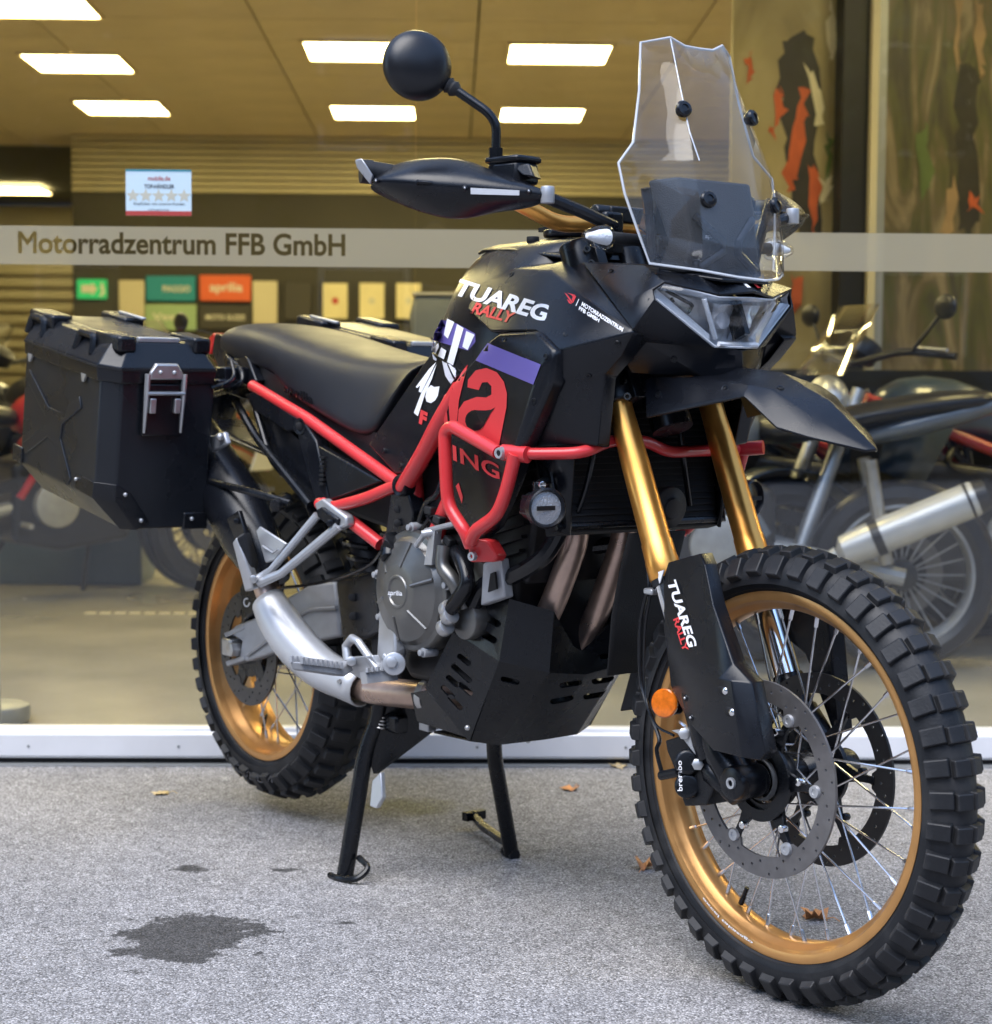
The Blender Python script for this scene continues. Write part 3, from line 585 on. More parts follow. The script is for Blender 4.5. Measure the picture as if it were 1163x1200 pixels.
def street_tree(x, y, h, r):
    t = empty('street_tree', M=SHOP @ Matrix.Translation((x, y, 0))); tag(t, 'leafy street tree across the road mirrored in the shop window', 'tree', 'trees across the street')
    mk('trunk', merge(tube(crv([V(0, 0, 0), V(.05, .02, h * .3), V(-.04, .05, h * .6), V(.02, 0, h * .9)]), [.17 - .14 * i / 18 for i in range(19)], 10), *[tube([V(0, 0, h * (.35 + .07 * k)), V(math.cos(k * 2.1) * r * .6, math.sin(k * 2.1) * r * .6, h * (.55 + .06 * k))], [.06, .02], 6) for k in range(6)]), 'bark', t)
    v, f = [], []
    for k in range(2600):
        while True:
            p = V(random.uniform(-1, 1), random.uniform(-1, 1), random.uniform(-1, 1))
            if .25 < p.length < 1 + .25 * math.sin(5 * p.x + 3 * p.z) * math.cos(4 * p.y): break
        c_ = V(p.x * r, p.y * r, h * .66 + p.z * h * .34); s_ = random.uniform(.07, .15); a = V(random.gauss(0, 1), random.gauss(0, 1), random.gauss(0, 1)).normalized(); s1_, b1_ = frame(a)
        n0 = len(v); v += [c_ + s1_ * s_, c_ + b1_ * s_, c_ - s1_ * s_, c_ - b1_ * s_ * .8]; f.append((n0, n0 + 1, n0 + 2, n0 + 3))
    mk('crown', (v, f), 'hedge_leaf', t, weld=False)
for x, y, h, r in ((-8, -18.5, 7.5, 2.4), (-3.0, -19, 8.2, 2.8), (2.5, -18.5, 7.0, 2.2), (8.5, -19, 8.5, 3.0)): street_tree(x, y, h, r)
def parked_car(x, y, ang, body, label):
    c = empty('parked_car', M=SHOP @ Matrix.Translation((x, y, 0)) @ Matrix.Rotation(R(ang), 4, 'Z')); tag(c, label, 'car', 'cars parked across the street')
    def sec(X, w1, z0, z1, wr, zr): return [V(X, s * w_, z) for s, w_, z in ((-1, w1 * .92, z0), (-1, w1, z0 + .2), (-1, w1, z1 - .1), (-1, w1 * .95, z1), (-1, wr, zr), (1, wr, zr), (1, w1 * .95, z1), (1, w1, z1 - .1), (1, w1, z0 + .2), (1, w1 * .92, z0))]
    mk('body', loft([sec(-2.1, .70, .35, .75, .5, .78), sec(-2.0, .82, .25, .92, .62, .95), sec(-1.7, .86, .22, .96, .66, 1.25), sec(-1.0, .88, .20, .95, .60, 1.45), sec(0, .89, .20, .93, .60, 1.47), sec(.55, .88, .20, .92, .60, 1.34), sec(1.05, .87, .20, .92, .70, .98), sec(1.8, .82, .25, .80, .62, .84), sec(2.1, .70, .32, .62, .5, .66)]), body, c, bevel=.02, ang=40)
    mk('windscreen', ([V(1.03, -.60, .99), V(1.03, .60, .99), V(.60, .55, 1.345), V(.60, -.55, 1.345)], [(0, 1, 2, 3)]), 'house_glass', c, solid=.02)
    for s in (-1, 1):
        mk('side_window', ([V(-1.5, s * .80, 1.02), V(.75, s * .82, 1.0), V(.45, s * .655, 1.33), V(-1.0, s * .655, 1.40)], [(0, 1, 2, 3)]), 'house_glass', c, solid=.04)
        mk('headlight', ball((1.95, s * .58, .62), .13, 14, 8, (.8, 1.2, .6)), 'silver', c)
        for X in (-1.3, 1.3): mk('wheel', lathe([(-.10, .14), (-.10, .30), (-.06, .32), (.06, .32), (.10, .30), (.10, .14), (.09, 0), (-.09, 0)], (X, s * .80, .32), (0, 1, 0), 32), 'bike_dark', c)
parked_car(5.2, -15.6, 155, 'bike_blue', 'blue grey car parked across the street mirrored beside the front mudguard')
parked_car(-1.6, -15.8, 180, 'bike_grey', 'grey car parked across the street mirrored below the pannier')

# ================================================================ the motorcycle
BIKE = empty('motorcycle', (0, 0, 0))
tag(BIKE, 'black adventure motorcycle with red frame, gold rims and tall clear windscreen on its centre stand', 'motorcycle')
def part(name, g, m_, **k): return mk(name, g, m_, k.pop('parent', BIKE), **k)

# ---------------------------------------------------------------- wheels
def wheel(name, loc, front):
    w = empty(name, loc, BIKE)
    if front: fl, hw, rc, ca, cb, kh, rows, rimw = .280, .030, .295, .0450, .0460, .0085, 46, .033
    else: fl, hw, rc, ca, cb, kh, rows, rimw = .2440, .058, .250, .0750, .0750, .0095, 38, .062
    # carcass
    pr = [(-hw + .004, fl - .012), (-hw - .001, fl + .001), (-hw - .004, fl + .006), (-hw - .0065, fl + .0065), (-(ca + hw) / 2 - .002, fl + .016 if front else fl + .02)]
    for i in range(25):
        a = R(-92 + 184 * i / 24); pr.append((ca * math.sin(a), rc + cb * math.cos(a)))
    pr = pr[:5] + [p for p in pr[5:] if p[1] > fl + .012] + [(-h, r) for h, r in reversed(pr[:5])]
    mk('tyre', lathe(pr, n=120), 'rubber', w, ang=50)
    # tread blocks
    def block(lw, ll, hh, tp=.82, groove=False):
        b = box((0, 0, hh / 2 - .003), (ll, lw, hh + .006)); v = b[0]
        for i in (4, 5, 6, 7): v[i] = Vector((v[i].x * tp, v[i].y * .93, v[i].z))
        me = bpy.data.meshes.new('tread_block'); bm = bmesh.new(); q = [bm.verts.new(p) for p in v]
        for f in b[1]: bm.faces.new([q[i] for i in f])
        bmesh.ops.bevel(bm, geom=bm.edges[:], offset=.0014, segments=1, affect='EDGES')
        bmesh.ops.recalc_face_normals(bm, faces=bm.faces); bm.to_mesh(me); bm.free(); me.materials.append(MATS['rubber']); return me
    pitch = 2 * math.pi * (rc + cb) / rows
    if front: lay = [(-58, block(.036, pitch * .62, kh), 0), (-17, block(.0265, pitch * .60, kh), .07), (17, block(.0265, pitch * .6, kh), .07), (58, block(.036, pitch * .62, kh), 0)]
    else: lay = [(-58, block(.042, pitch * .58, kh), 0), (-22, block(.040, pitch * .52, kh), .5), (22, block(.040, pitch * .52, kh), .5), (58, block(.042, pitch * .58, kh), 0)]
    for i in range(rows):
        for j, (a, me, sh) in enumerate(lay):
            if a in (-58, 58) and i % 2: a = a * .94
            a = R(a); p = Vector((0, ca * math.sin(a), rc + cb * math.cos(a)))
            nrm = Vector((0, math.sin(a) / ca, math.cos(a) / cb)).normalized(); tx = Vector((1, 0, 0)); ty = nrm.cross(tx)
            M = Matrix((tx, ty, nrm)).transposed().to_4x4(); M.translation = p
            inst('tread_block', me, w, Matrix.Rotation(2 * math.pi * (i + sh) / rows, 4, 'Y') @ M)
    # rim
    f = fl
    pr = [(-rimw, f + .002), (-rimw - .0015, f - .004), (-rimw + .001, f - .012), (-rimw * .80, f - .0155), (-rimw * .66, f - .017), (-rimw * .50, f - .024), (-rimw * .36, f - .0265),
          (0, f - .0275)]
    pr = pr + [(-h, r) for h, r in reversed(pr[:-1])] + [(rimw - .006, f + .001), (rimw * .5, f - .012), (-rimw * .5, f - .012), (-rimw + .006, f + .001)]
    mk('rim', lathe(pr, n=120, loop=True), 'rim_gold', w, ang=40)
    # hub
    if front: hp = [(-.046, .018), (-.046, .036), (-.040, .040), (-.036, .046), (-.031, .046), (-.028, .034), (-.014, .024), (.014, .024), (.028, .034), (.031, .046), (.036, .046), (.040, .040), (.046, .036), (.046, .018)]
    else: hp = [(-.075, .02), (-.075, .045), (-.06, .055), (-.05, .062), (-.045, .062), (-.04, .045), (.04, .045), (.05, .062), (.06, .062), (.075, .045), (.075, .02)]
    mk('hub', lathe(hp, n=40), 'black_metal', w)
    fy, fr = (.0335, .043) if front else (.048, .058)
    ns = 36 if front else 32; rr = f - .0245
    vs = []
    for s in (-1, 1):
        for lead in (-1, 1):
            a = R(lead * (62 if front else 48))
            p0 = Vector((fr * math.sin(a), s * fy, fr * math.cos(a))); p1 = Vector((0, s * (.004 if front else .014), rr)); d = (p1 - p0).normalized()
            me = mk('spoke', merge(tube([p0, p1], .00165 if front else .002, 6), tube([p1 - d * .020, p1 - d * .018, p1 + d * .001], [.0025, .0034, .0036], 6)), 'spoke', w)
            vs.append(me.data); bpy.data.objects.remove(me)
    for k in range(ns):
        inst('spoke', vs[k % 4], w, Matrix.Rotation(2 * math.pi * (k + .15 * (k % 2)) / ns, 4, 'Y'))
    a = R(205); d = Vector((math.sin(a), 0, math.cos(a)))
    mk('valve', merge(tube([d * (f - .03), d * (f - .045)], .0045, 8), tube([d * (f - .045), d * (f - .062)], .0036, 8)), 'black_metal', w)
    return w
FW = wheel('front_wheel', (1.535, 0, .35), True)
RW = wheel('rear_wheel', (0, 0, .372), False)
def polar_text(name, body, rad, h, a0, da, y, m_, par, cx=0, cz=0, flip=1):
    v, f = textgeo(body, .02); n = len(v); out = []
    for p in v:
        a = a0 + da * p.x; r = rad + h * p.y; out.append(Vector((cx + r * math.cos(a), y, cz + r * math.sin(a))))
    return mk(name, (out, f), m_, par, weld=False)
mat('rubber_letter', (.05, .05, .055), .55)
polar_text('sidewall_lettering', 'SCORPION', .276, .017, R(-118), R(44), -.0745, 'rubber_letter', RW)
polar_text('rim_lettering', 'excel takasago', .268, .006, R(-125), R(26), -.0352, 'white', FW)

def disc(name, par, ro, ri, y, m_, nh=45, tabs=6, rb=.0025):
    inner = []
    for k in range(120):
        a = 2 * math.pi * k / 120; t = (k * tabs / 120) % 1.0
        inner.append(((ri - (.010 if t < .12 or t > .88 else 0)) * math.cos(a), (ri - (.010 if t < .12 or t > .88 else 0)) * math.sin(a)))
    holes = [inner]
    for k in range(nh):
        a = 2 * math.pi * k / nh; r = ri + (ro - ri) * (.24, .52, .80)[(k * 2) % 3]; holes.append(circ(r * math.cos(a), r * math.sin(a), rb, 8))
    return mk(name, mv(flat(circ(0, 0, ro, 96), holes, .0045), (0, y, 0)), m_, par, ang=30)
for s in (-1, 1):
    y = s * .062
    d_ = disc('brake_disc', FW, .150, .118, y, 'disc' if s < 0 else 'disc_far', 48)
    # carrier: six curved arms from the hub
    g = [mv(flat(circ(0, 0, .058, 48), [circ(0, 0, .038, 32)], .008), (0, y, 0))]
    for k in range(6):
        a = 2 * math.pi * k / 6; ca, sa = math.cos(a), math.sin(a); q = []
        for r, wd in ((.050, .020), (.085, .008), (.104, .0065), (.113, .009)): q.append((r, wd))
        pl = [(r, wd) for r, wd in q] + [(r, -wd * .6) for r, wd in reversed(q)]
        pl = [(r * ca - w_ * sa, r * sa + w_ * ca) for r, w_ in pl]
        g.append(mv(flat(pl, [], .007), (0, y - s * .001, 0)))
    mk('disc_carrier', merge(*g), 'black_metal', FW, bevel=.001, seg=1)
    g = []; h = []
    for k in range(6):
        a = 2 * math.pi * k / 6; p = Vector((.111 * math.cos(a), y, .111 * math.sin(a)))
        g.append(lathe([(0, 0), (.0, .004), (.0015, .0045), (.0015, .009), (-.0025, .010), (-.004, .010)], p + V(0, s * .0055, 0), (0, s, 0), 16))
        p = Vector((.083 * math.cos(a + .12), y, .083 * math.sin(a + .12))); h.append(rcyl(p, p + V(0, s * .011, 0), .006, 10))
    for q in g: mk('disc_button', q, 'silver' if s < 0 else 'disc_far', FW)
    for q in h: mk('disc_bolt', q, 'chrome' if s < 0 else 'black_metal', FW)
mk('sensor_ring', lathe([(-.0, .046), (-.004, .046), (-.004, .064), (0, .064)], (0, -.068, 0), (0, 1, 0), 60), 'black_metal', FW)
mk('axle_nut', merge(lathe([(0, .012), (-.014, .012), (-.014, .020), (-.006, .024), (.03, .024)], (0, -.100, 0), (0, 1, 0), 32)), 'silver', FW)
mat('disc_rear', (.075, .072, .072), .38, metal=.6, var=.1, scale=60)
disc('brake_disc', RW, .124, .086, -.088, 'disc_rear', 42)
mk('disc_carrier', mv(flat(circ(0, 0, .062, 48), [circ(0, 0, .03, 32)], .008), (0, -.084, 0)), 'black_metal', RW)
for k in range(5):
    a = 2 * math.pi * k / 5 + .5; ca, sa = math.cos(a), math.sin(a)
    mk('carrier_arm', mv(flat([(r * ca - w_ * sa, r * sa + w_ * ca) for r, w_ in ((.05, .02), (.09, .012), (.097, .008), (.097, -.008), (.09, -.012), (.05, -.02))], [], .007), (0, -.0855, 0)), 'black_metal', RW)

# ---------------------------------------------------------------- fork
FD = Vector((-.400, 0, .9165)).normalized()
def FK(z, s, dx=0): p = Vector((1.348, -.1, .657)); q = p + FD * ((z - p.z) / FD.z); return Vector((q.x + dx, s * .1, z))
for s in (-1, 1):
    a, b = FK(.640, s), FK(1.168, s); L = (b - a).length
    part('fork_tube', lathe([(0, .0215), (0, .0255), (.004, .0268), (.030, .0268), (.034, .0258), (.06, .0252), (.062, .0240), (.19, .0228), (.27, .0205), (L, .0203), (L, 0)], a, FD, 40), 'gold')
    part('fork_seal', lathe([(-.010, .0215), (-.010, .0245), (0, .0250), (0, .021)], a, FD, 32), 'rubber')
    part('stanchion', tube([FK(.41, s), FK(.66, s)], .0213, 28), 'chrome')
    lo = [FK(.475, s), FK(.42, s)]
    ax = Vector((1.535, s * .098, .35))
    g = merge(tube([FK(.480, s), FK(.470, s), FK(.40, s), FK(.375, s)], [.024, .0275, .0285, .026], 24),
              tube([FK(.43, s, .012), FK(.39, s, .022), ax + V(-.018, 0, .006), ax], [.024, .030, .030, .026], 18),
              rcyl(ax + V(0, s * .032, 0), ax - V(0, s * .030, 0), .0265, 28, .3),
              tube([FK(.40, s, -.02), FK(.35, s, -.015) + V(0, 0, .0), FK(.33, s, .03), ax + V(-.01, 0, -.014)], [.014, .018, .02, .02], 14))
    part('fork_lower', g, 'black_metal')
    part('pinch_bolt', lathe([(0, .0045), (.002, .005), (.002, .0085), (-.006, .0088)], ax + V(.004, s * .034, .002), (0, s, 0), 20), 'silver')
    part('axle_ring', lathe([(-.004, .0285), (.003, .029), (.004, .0315), (-.004, .033)], V(1.535, s * .068, .35), (0, s, 0), 40), 'steel')
    # guard
    gp = [P(783, 659, -.128), P(821, 648.6, -.118), P(826, 662, -.132), P(836, 709, -.136), P(860, 778, -.141), P(881, 800, -.139), P(897, 883, -.140), P(891, 892, -.139), P(836, 880, -.146),
          P(809, 783, -.141), P(786, 752, -.133), P(772.7, 692, -.112), P(806, 845, -.128), P(786, 804, -.113), P(784, 783, -.112), P(857, 797, -.157), P(870, 888, -.158), P(843, 795, -.156)]
    gf = [(11, 10, 9, 17, 4, 3, 2, 1, 0), (10, 11, 14, 13, 12, 8, 9), (9, 8, 16, 15, 17), (4, 17, 15, 5), (5, 15, 16, 7, 6)]
    gg = slab(gp, gf, (-.004, .03, 0))
    if s > 0: gg = mir(slab(gp[:4] + [P(842, 770, -.138), P(846, 878, -.142), gp[8], gp[9], gp[10], gp[11]], [tuple(range(9, -1, -1))], (-.004, .03, 0)))
    GU = part('fork_guard', gg, 'plastic', bevel=.0022, seg=2, ang=50)
    if s < 0:
        GUARD = GU; GB = bvh(GU)
        for q in ((851, 810), (859, 835)):
            c_ = GB.ray_cast(CAM, ray(*q).normalized())[0]; mk('guard_bolt', merge(ball(c_ + V(-.002, 0, 0), .0058, 12, 8, (1, .5, 1))), 'chrome', GU)
            mk('bolt_pocket', ball(c_ + V(-.008, .003, 0), .010, 14, 8, (1.3, .45, .8)), 'black_hole', GU)
        for q in ((804.5, 818), (811, 841)):
            c_ = GB.ray_cast(CAM, ray(*q).normalized())[0] or P(q[0], q[1], -.131); mk('guard_bolt', ball(c_, .0056, 12, 8, (1, .6, 1)), 'black_metal', GU); mk('guard_bolt', ball(c_ + V(0, -.003, 0), .0022, 8, 6), 'silver', GU)
        rp = P(781.5, 824, -.110)
        mk('reflector', merge(lathe([(0, 0), (.0, .019), (.003, .0225), (.008, .0230), (.010, .021), (.011, 0)], rp, (.35, -1, .1), 36)), 'orange_lens', GU)
        mk('reflector_bracket', tube([rp + V(0, .002, 0), rp + V(.004, .02, 0)], .019, 20), 'black_metal', GU)
for z, nm in ((.935, 'lower_triple_clamp'), (1.150, 'upper_triple_clamp')):
    g = [rcyl(FK(z - .024, s), FK(z + .022, s), .030, 28) for s in (-1, 1)]
    c_ = FK(z, 1); c_.y = 0
    g.append(box(c_ + V(-.02, 0, 0), (.07, .19, .036), Matrix.Rotation(R(-24), 3, 'Y')))
    for s in (-1, 1):
        g.append(box(FK(z, s) + V(.030, -s * .012, .004), (.022, .020, .044), Matrix.Rotation(R(-24), 3, 'Y')))
    CL = part(nm, merge(*g), 'black_metal', bevel=.002)
    for s in (-1, 1):
        for dz in (-.011, .013):
            q = FK(z + dz, s) + V(.028, s * .0, .0); mk('clamp_bolt', lathe([(0, .003), (.003, .0035), (.003, .0062), (-.006, .0062)], q + V(.010, s * .010, 0), (.55, s * .83, 0), 12), 'chrome', CL)
part('steering_head', tube([FK(.87, 0), FK(1.16, 0)], .034, 24), 'black_metal')
# caliper
def cal(s):
    c_ = P(812, 905, -.095)
    o1 = [(780, 868), (800, 862), (820, 880), (832, 903), (836, 925), (828, 944), (803, 945), (796, 925), (790, 900), (782, 880)]
    g = prism([P(x, y_, -.112) for x, y_ in o1], (0, .055, 0))
    pist = merge(*[rcyl(P(x, y_, -.124), P(x, y_, -.10), r, 24, .25) for x, y_, r in ((806, 893, .020), (806, 921, .020))])
    return merge(g, pist)
for s in (-1, 1):
    g = cal(s); g = mir(g) if s > 0 else g
    C_ = part('brake_caliper', g, 'black_metal', bevel=.003, seg=2)
    if s < 0:
        CAL = C_
        for q in ((802, 860), (818, 896)): mk('caliper_bolt', rcyl(P(*q, -.125), P(*q, -.10), .0095, 6, .1), 'steel', C_)
        mk('caliper_bracket', prism([P(x, y_, -.118) for x, y_ in ((786, 856), (797, 862), (812, 882), (816, 886), (818, 880), (808, 856), (802, 852), (795, 856))], (0, .016, 0)), 'silver', C_, bevel=.002)
        mk('bleed_nipple', merge(tube([P(775, 909, -.11), P(796, 905, -.11)], .0075, 12)), 'black_metal', C_)
        mk('brake_hose', tube(crv([P(776, 906, -.105), P(770, 880, -.105), P(773, 866, -.10), P(764, 840, -.09), P(752, 800, -.08), P(750, 740, -.08), P(757, 700, -.085), P(761, 688, -.09), P(758, 640, -.07)]), .0035, 8), 'plastic_gloss', C_)
        mk('sensor_cable', tube(crv([P(790, 862, -.10), P(768, 848, -.10), P(756, 810, -.085), P(756, 740, -.085), P(763, 692, -.09), P(762, 650, -.07)]), .0022, 8), 'plastic_gloss', C_)
        mk('hose_clip', box(P(764, 693, -.095), (.022, .018, .010)), 'silver', C_, bevel=.003)
        mk('fork_sticker', prism([P(770, 671, -.124), P(778, 668, -.126), P(774, 682, -.126), P(773, 684, -.124)], (0, .002, 0)), 'white', C_)

# ---------------------------------------------------------------- mudguards
bk = [P(757, 445, -.098), P(770, 441.8, -.085), P(875, 443.3, -.02), P(878, 452, -.075), P(872.5, 465, -.098), P(758.5, 490, -.110), P(910.5, 502, -.086), P(948.5, 513.5, -.066), P(1015, 529.5, -.012), P(1029, 528, .004),
      V(1.30, 0, .968), V(1.40, 0, .970), V(1.50, 0, .960), V(1.60, 0, .918), P(905, 458, -.058), P(955, 492, -.040)]
half = [(0, 5, 4, 3, 1), (1, 3, 2, 11, 10), (3, 4, 6, 14), (14, 6, 7, 15), (15, 7, 8, 9), (2, 3, 14, 12, 11), (12, 14, 15, 13), (13, 15, 9)]
bk[9].y = 0; bk[2].y = -.035
g = both((bk, half))
BEAK = part('front_mudguard', g, 'plastic', solid=.005, sub=0, bevel=.006, seg=3, ang=50)
ic = [V(1.24, y, .80) for y in (-.07, .07)]
part('inner_mudguard', loft([[V(x, y, z) for y in (-.062, -.05, .05, .062)] for x, z in ((1.17, .46), (1.18, .56), (1.20, .64), (1.22, .70))], cap=False, closed=False), 'dark_fin', solid=.004)

# ---------------------------------------------------------------- front cowl, headlight
def J2(p, q, t): return p.lerp(q, t)
LA, LB = V(1.370, -.140, 1.094), V(1.372, -.134, 1.082)
hl = dict(tl=P(779, 332, -.135), l=P(766.5, 341, -.144), bl=P(837.4, 405.3, -.045), tr=P(843.3, 348.2, -.058), ll=P(768.7, 350, -.143))
lens = [hl['tl'], hl['tr'], V(1.432, 0, 1.078), V(1.412, 0, 1.003), hl['bl'], hl['ll'], hl['l']]
cw = [P(697, 308, -.122), P(755, 312, -.100), P(779, 331, -.137), P(766, 340, -.148), P(768, 351, -.148), P(836, 407, -.048), V(1.410, 0, .997),       # 0-6
      P(757, 400, -.130), P(735, 426, -.145), V(1.415, 0, .962), V(1.38, -.05, .956), V(1.29, -.12, .962),                                   # 7-11
      P(742, 386, -.176), P(684, 308, -.126), V(1.436, 0, 1.086), P(843, 346, -.058), V(1.40, 0, 1.108), V(1.385, -.055, 1.112), V(1.30, 0, 1.13), V(1.19, 0, 1.14), P(742, 350, -.158)]
cf = [(0, 13, 12, 20, 1), (1, 20, 12, 4, 3, 2), (12, 7, 5, 4), (12, 8, 7), (7, 10, 9, 6, 5), (7, 8, 11, 10), (1, 2, 15, 17), (17, 15, 14, 16), (1, 17, 16, 18), (0, 1, 18, 19)]
COWL = part('front_cowl', both((cw, cf)), 'plastic', solid=.004, bevel=.005, seg=3, ang=55)
# the bowl behind the lens, its reflectors and light strips
back = [p + V(-.045, 0, -.004) for p in lens]
for p in back: p.y *= .82
bowl = [(back, [(0, 1, 5, 6), (1, 2, 3, 4), (1, 4, 5)]), merge(*[([lens[i], lens[(i + 1) % 7], back[(i + 1) % 7], back[i]], [(0, 1, 2, 3)]) for i in (0, 1, 3, 4, 5, 6)])]
mat('bowl', (.66, .67, .70), .22, metal=.15, var=.2, scale=40)
HL = part('headlight', both(merge(*bowl)), 'bowl', solid=.002)
mat('reflector_bowl', (.80, .81, .84), .18, metal=.2, var=.3, scale=60)
lensg = both((lens, [(0, 1, 5, 6), (1, 2, 3, 4), (1, 4, 5)]))
mk('lens', lensg, 'lens', HL, solid=.003)
def strip(a, b, w_, m_, nm):
    d = (b - a); up = V(-.6, 0, .8); o = V(-.006, 0, 0)
    mk(nm, prism([a + o, b + o, b + o + V(-.002, 0, w_), a + o + V(-.002, 0, w_)], (-.012, 0, 0)), m_, HL, bevel=.001, seg=1)
mat('drl', (.85, .87, .9), .25, bump=.8, bscale=260)
for s in (-1, 1):
    S = lambda p: V(p.x, p.y * -s, p.z)
    strip(S(J2(hl['ll'], hl['bl'], .04) + V(0, .002, .003)), S(J2(hl['ll'], hl['bl'], .98) + V(0, 0, .000)), .017, 'drl', 'light_strip')
    q1, q2 = S(J2(hl['tr'], hl['tl'], .28) + V(-.004, .004, -.008)), S(hl['bl'] + V(-.004, .006, .012))
    mk('light_guide', tube([q1, q2], .0042, 8), 'drl', HL)
    # outer reflector wing
    mk('reflector', ([S(hl['tl'] + V(-.016, .014, -.008)), S(J2(hl['tl'], hl['tr'], .62) + V(-.016, .0, -.010)), S(J2(hl['ll'], hl['bl'], .62) + V(-.022, .004, .022)), S(hl['ll'] + V(-.02, .016, .008))], [(0, 1, 2, 3)]), 'reflector_bowl', HL, solid=.003)
    mk('reflector', ([S(V(1.40, -.050, 1.068)), S(V(1.40, -.006, 1.068)), S(V(1.372, -.008, 1.014)), S(V(1.372, -.036, 1.014))], [(0, 1, 2, 3)]), 'reflector_bowl', HL, solid=.003)
mk('light_guide', tube([V(1.404, -.042, 1.006), V(1.404, .042, 1.006)], .004, 8), 'drl', HL)
for s in (-1, 1):
    S = lambda p: V(p.x, p.y * -s, p.z)
    a0_, a1_ = hl['tl'] + V(-.010, .012, -.010), J2(hl['tl'], hl['tr'], .60) + V(-.010, 0, -.020)
    mk('bezel_fin', tube(fil([S(a0_), S(a1_), S(J2(hl['ll'], hl['bl'], .60) + V(-.010, .004, .024))], .006), .0032, 6), 'plastic_gloss', HL)
    mk('bezel_fin', tube([S(a0_ + V(0, .012, -.012)), S(J2(hl['ll'], hl['bl'], .35) + V(-.012, .004, .022))], .0026, 6), 'plastic_gloss', HL)
    mk('lens_edge', tube([S(hl['ll'] + V(.001, 0, -.001)), S(hl['bl'] + V(.001, 0, -.001)), V(1.413, 0, 1.0015)], .0022, 6), 'edge', HL)
    mk('projector', rcyl(S(V(1.375, -.024, 1.043)), S(V(1.396, -.024, 1.043)), .014, 20), 'reflector_bowl', HL)
mk('centre_divider', tube([V(1.402, -.010, 1.072), V(1.406, .002, 1.050), V(1.402, -.004, 1.042), V(1.398, -.003, 1.012)], .0036, 6), 'plastic_gloss', HL)
mk('centre_web', box((1.400, 0, 1.045), (.03, .010, .060), Matrix.Rotation(R(-22), 3, 'Y')), 'black_metal', HL)
BV = bvh(COWL)
for i, (mm, x0) in enumerate((('green', 856), ('white', 868), ('decal_red', 880))):
    decal('flag_stripe', pxpoly([(x0, 329 + i * .8), (x0 + 3, 329 + i * .8), (x0 + 12, 337 + i * .5), (x0 + 8, 337 + i * .5)]), mm, COWL, BV, 0)

# ---------------------------------------------------------------- windscreen and tower
rows = [[(1.305, 0, 1.476), (1.304, .030, 1.477), (1.299, .056, 1.488), (1.274, .096, 1.479)],
        [(1.342, 0, 1.400), (1.341, .034, 1.400), (1.333, .064, 1.404), (1.286, .108, 1.402)],
        [(1.375, 0, 1.330), (1.374, .036, 1.330), (1.364, .072, 1.333), (1.298, .130, 1.318)],
        [(1.398, 0, 1.285), (1.395, .038, 1.285), (1.382, .080, 1.287), (1.306, .166, 1.283)],
        [(1.424, 0, 1.226), (1.418, .04, 1.226), (1.401, .084, 1.228), (1.318, .163, 1.236)],
        [(1.447, 0, 1.155), (1.437, .042, 1.156), (1.412, .086, 1.165), (1.334, .146, 1.172)],
        [(1.462, 0, 1.103), (1.446, .042, 1.107), (1.412, .088, 1.117), (1.345, .134, 1.129)]]
grid = [[V(x, -y, z) for x, y, z in reversed(r)] + [V(x, y, z) for x, y, z in r[1:]] for r in rows]
SCR = part('windscreen', loft(grid, cap=False, closed=False), 'screen', solid=.0035, ang=14)
rim = [r[0] for r in grid] + list(grid[-1][1:]) + [r[-1] for r in reversed(grid[:-1])] + list(reversed(grid[0][1:-1]))
mk('screen_edge', tube(rim, .0022, 8, closed=True), 'edge', SCR)
mk('screen_fold', tube([grid[0][1], grid[1][1], grid[2][1], grid[3][1] + V(.003, .01, 0)], .0012, 6), 'edge', SCR)
for y, z, x in ((-.074, 1.369, 1.352), (.074, 1.369, 1.352), (-.072, 1.226, 1.409), (.072, 1.226, 1.409)):
    mk('screen_bolt', lathe([(-.012, .008), (-.003, .013), (.002, .0135), (.005, .011), (.006, .006), (.004, .0055), (.004, 0)], (x, y, z), (.92, math.copysign(.22, y), .3), 20), 'plastic_gloss', SCR)
tw = [[V(1.300, -.105, 1.262), V(1.345, -.078, 1.266), V(1.345, .078, 1.266), V(1.300, .105, 1.262)],
      [V(1.322, -.100, 1.215), V(1.360, -.075, 1.218), V(1.360, .075, 1.218), V(1.322, .100, 1.215)],
      [V(1.335, -.090, 1.165), V(1.372, -.070, 1.165), V(1.372, .070, 1.165), V(1.335, .090, 1.165)],
      [V(1.320, -.100, 1.120), V(1.370, -.085, 1.115), V(1.370, .085, 1.115), V(1.320, .100, 1.120)]]
TWR = part('instrument_tower', loft(tw), 'dark_fin', bevel=.006, seg=3)
mk('tower_brace', merge(*[tube([V(1.366, s * .062, 1.205), V(1.384, s * .016, 1.166), V(1.384, s * .016, 1.15), V(1.376, s * .06, 1.124)], .007, 8) for s in (-1, 1)]), 'plastic', TWR)
mk('tower_rail', tube([V(1.335, -.135, 1.245), V(1.33, -.12, 1.19), V(1.325, -.11, 1.14)], .008, 8), 'plastic', TWR)
mk('tower_rail', tube([V(1.335, .135, 1.245), V(1.33, .12, 1.19), V(1.325, .11, 1.14)], .008, 8), 'plastic', TWR)
mk('instrument_display', box((1.272, 0, 1.225), (.03, .14, .085), Matrix.Rotation(R(25), 3, 'Y')), 'plastic_gloss', TWR, bevel=.004)
for s in (-1, 1): mk('tower_bolt', rcyl(V(1.365, s * .062, 1.128), V(1.378, s * .062, 1.13), .008, 12), 'black_metal', TWR)
BV = bvh(TWR); decal('tower_lettering', pxtext('aprilia', (826, 281), (843, 281), (826, 274), .015), 'greylt', TWR, BV, 0, off=.002)
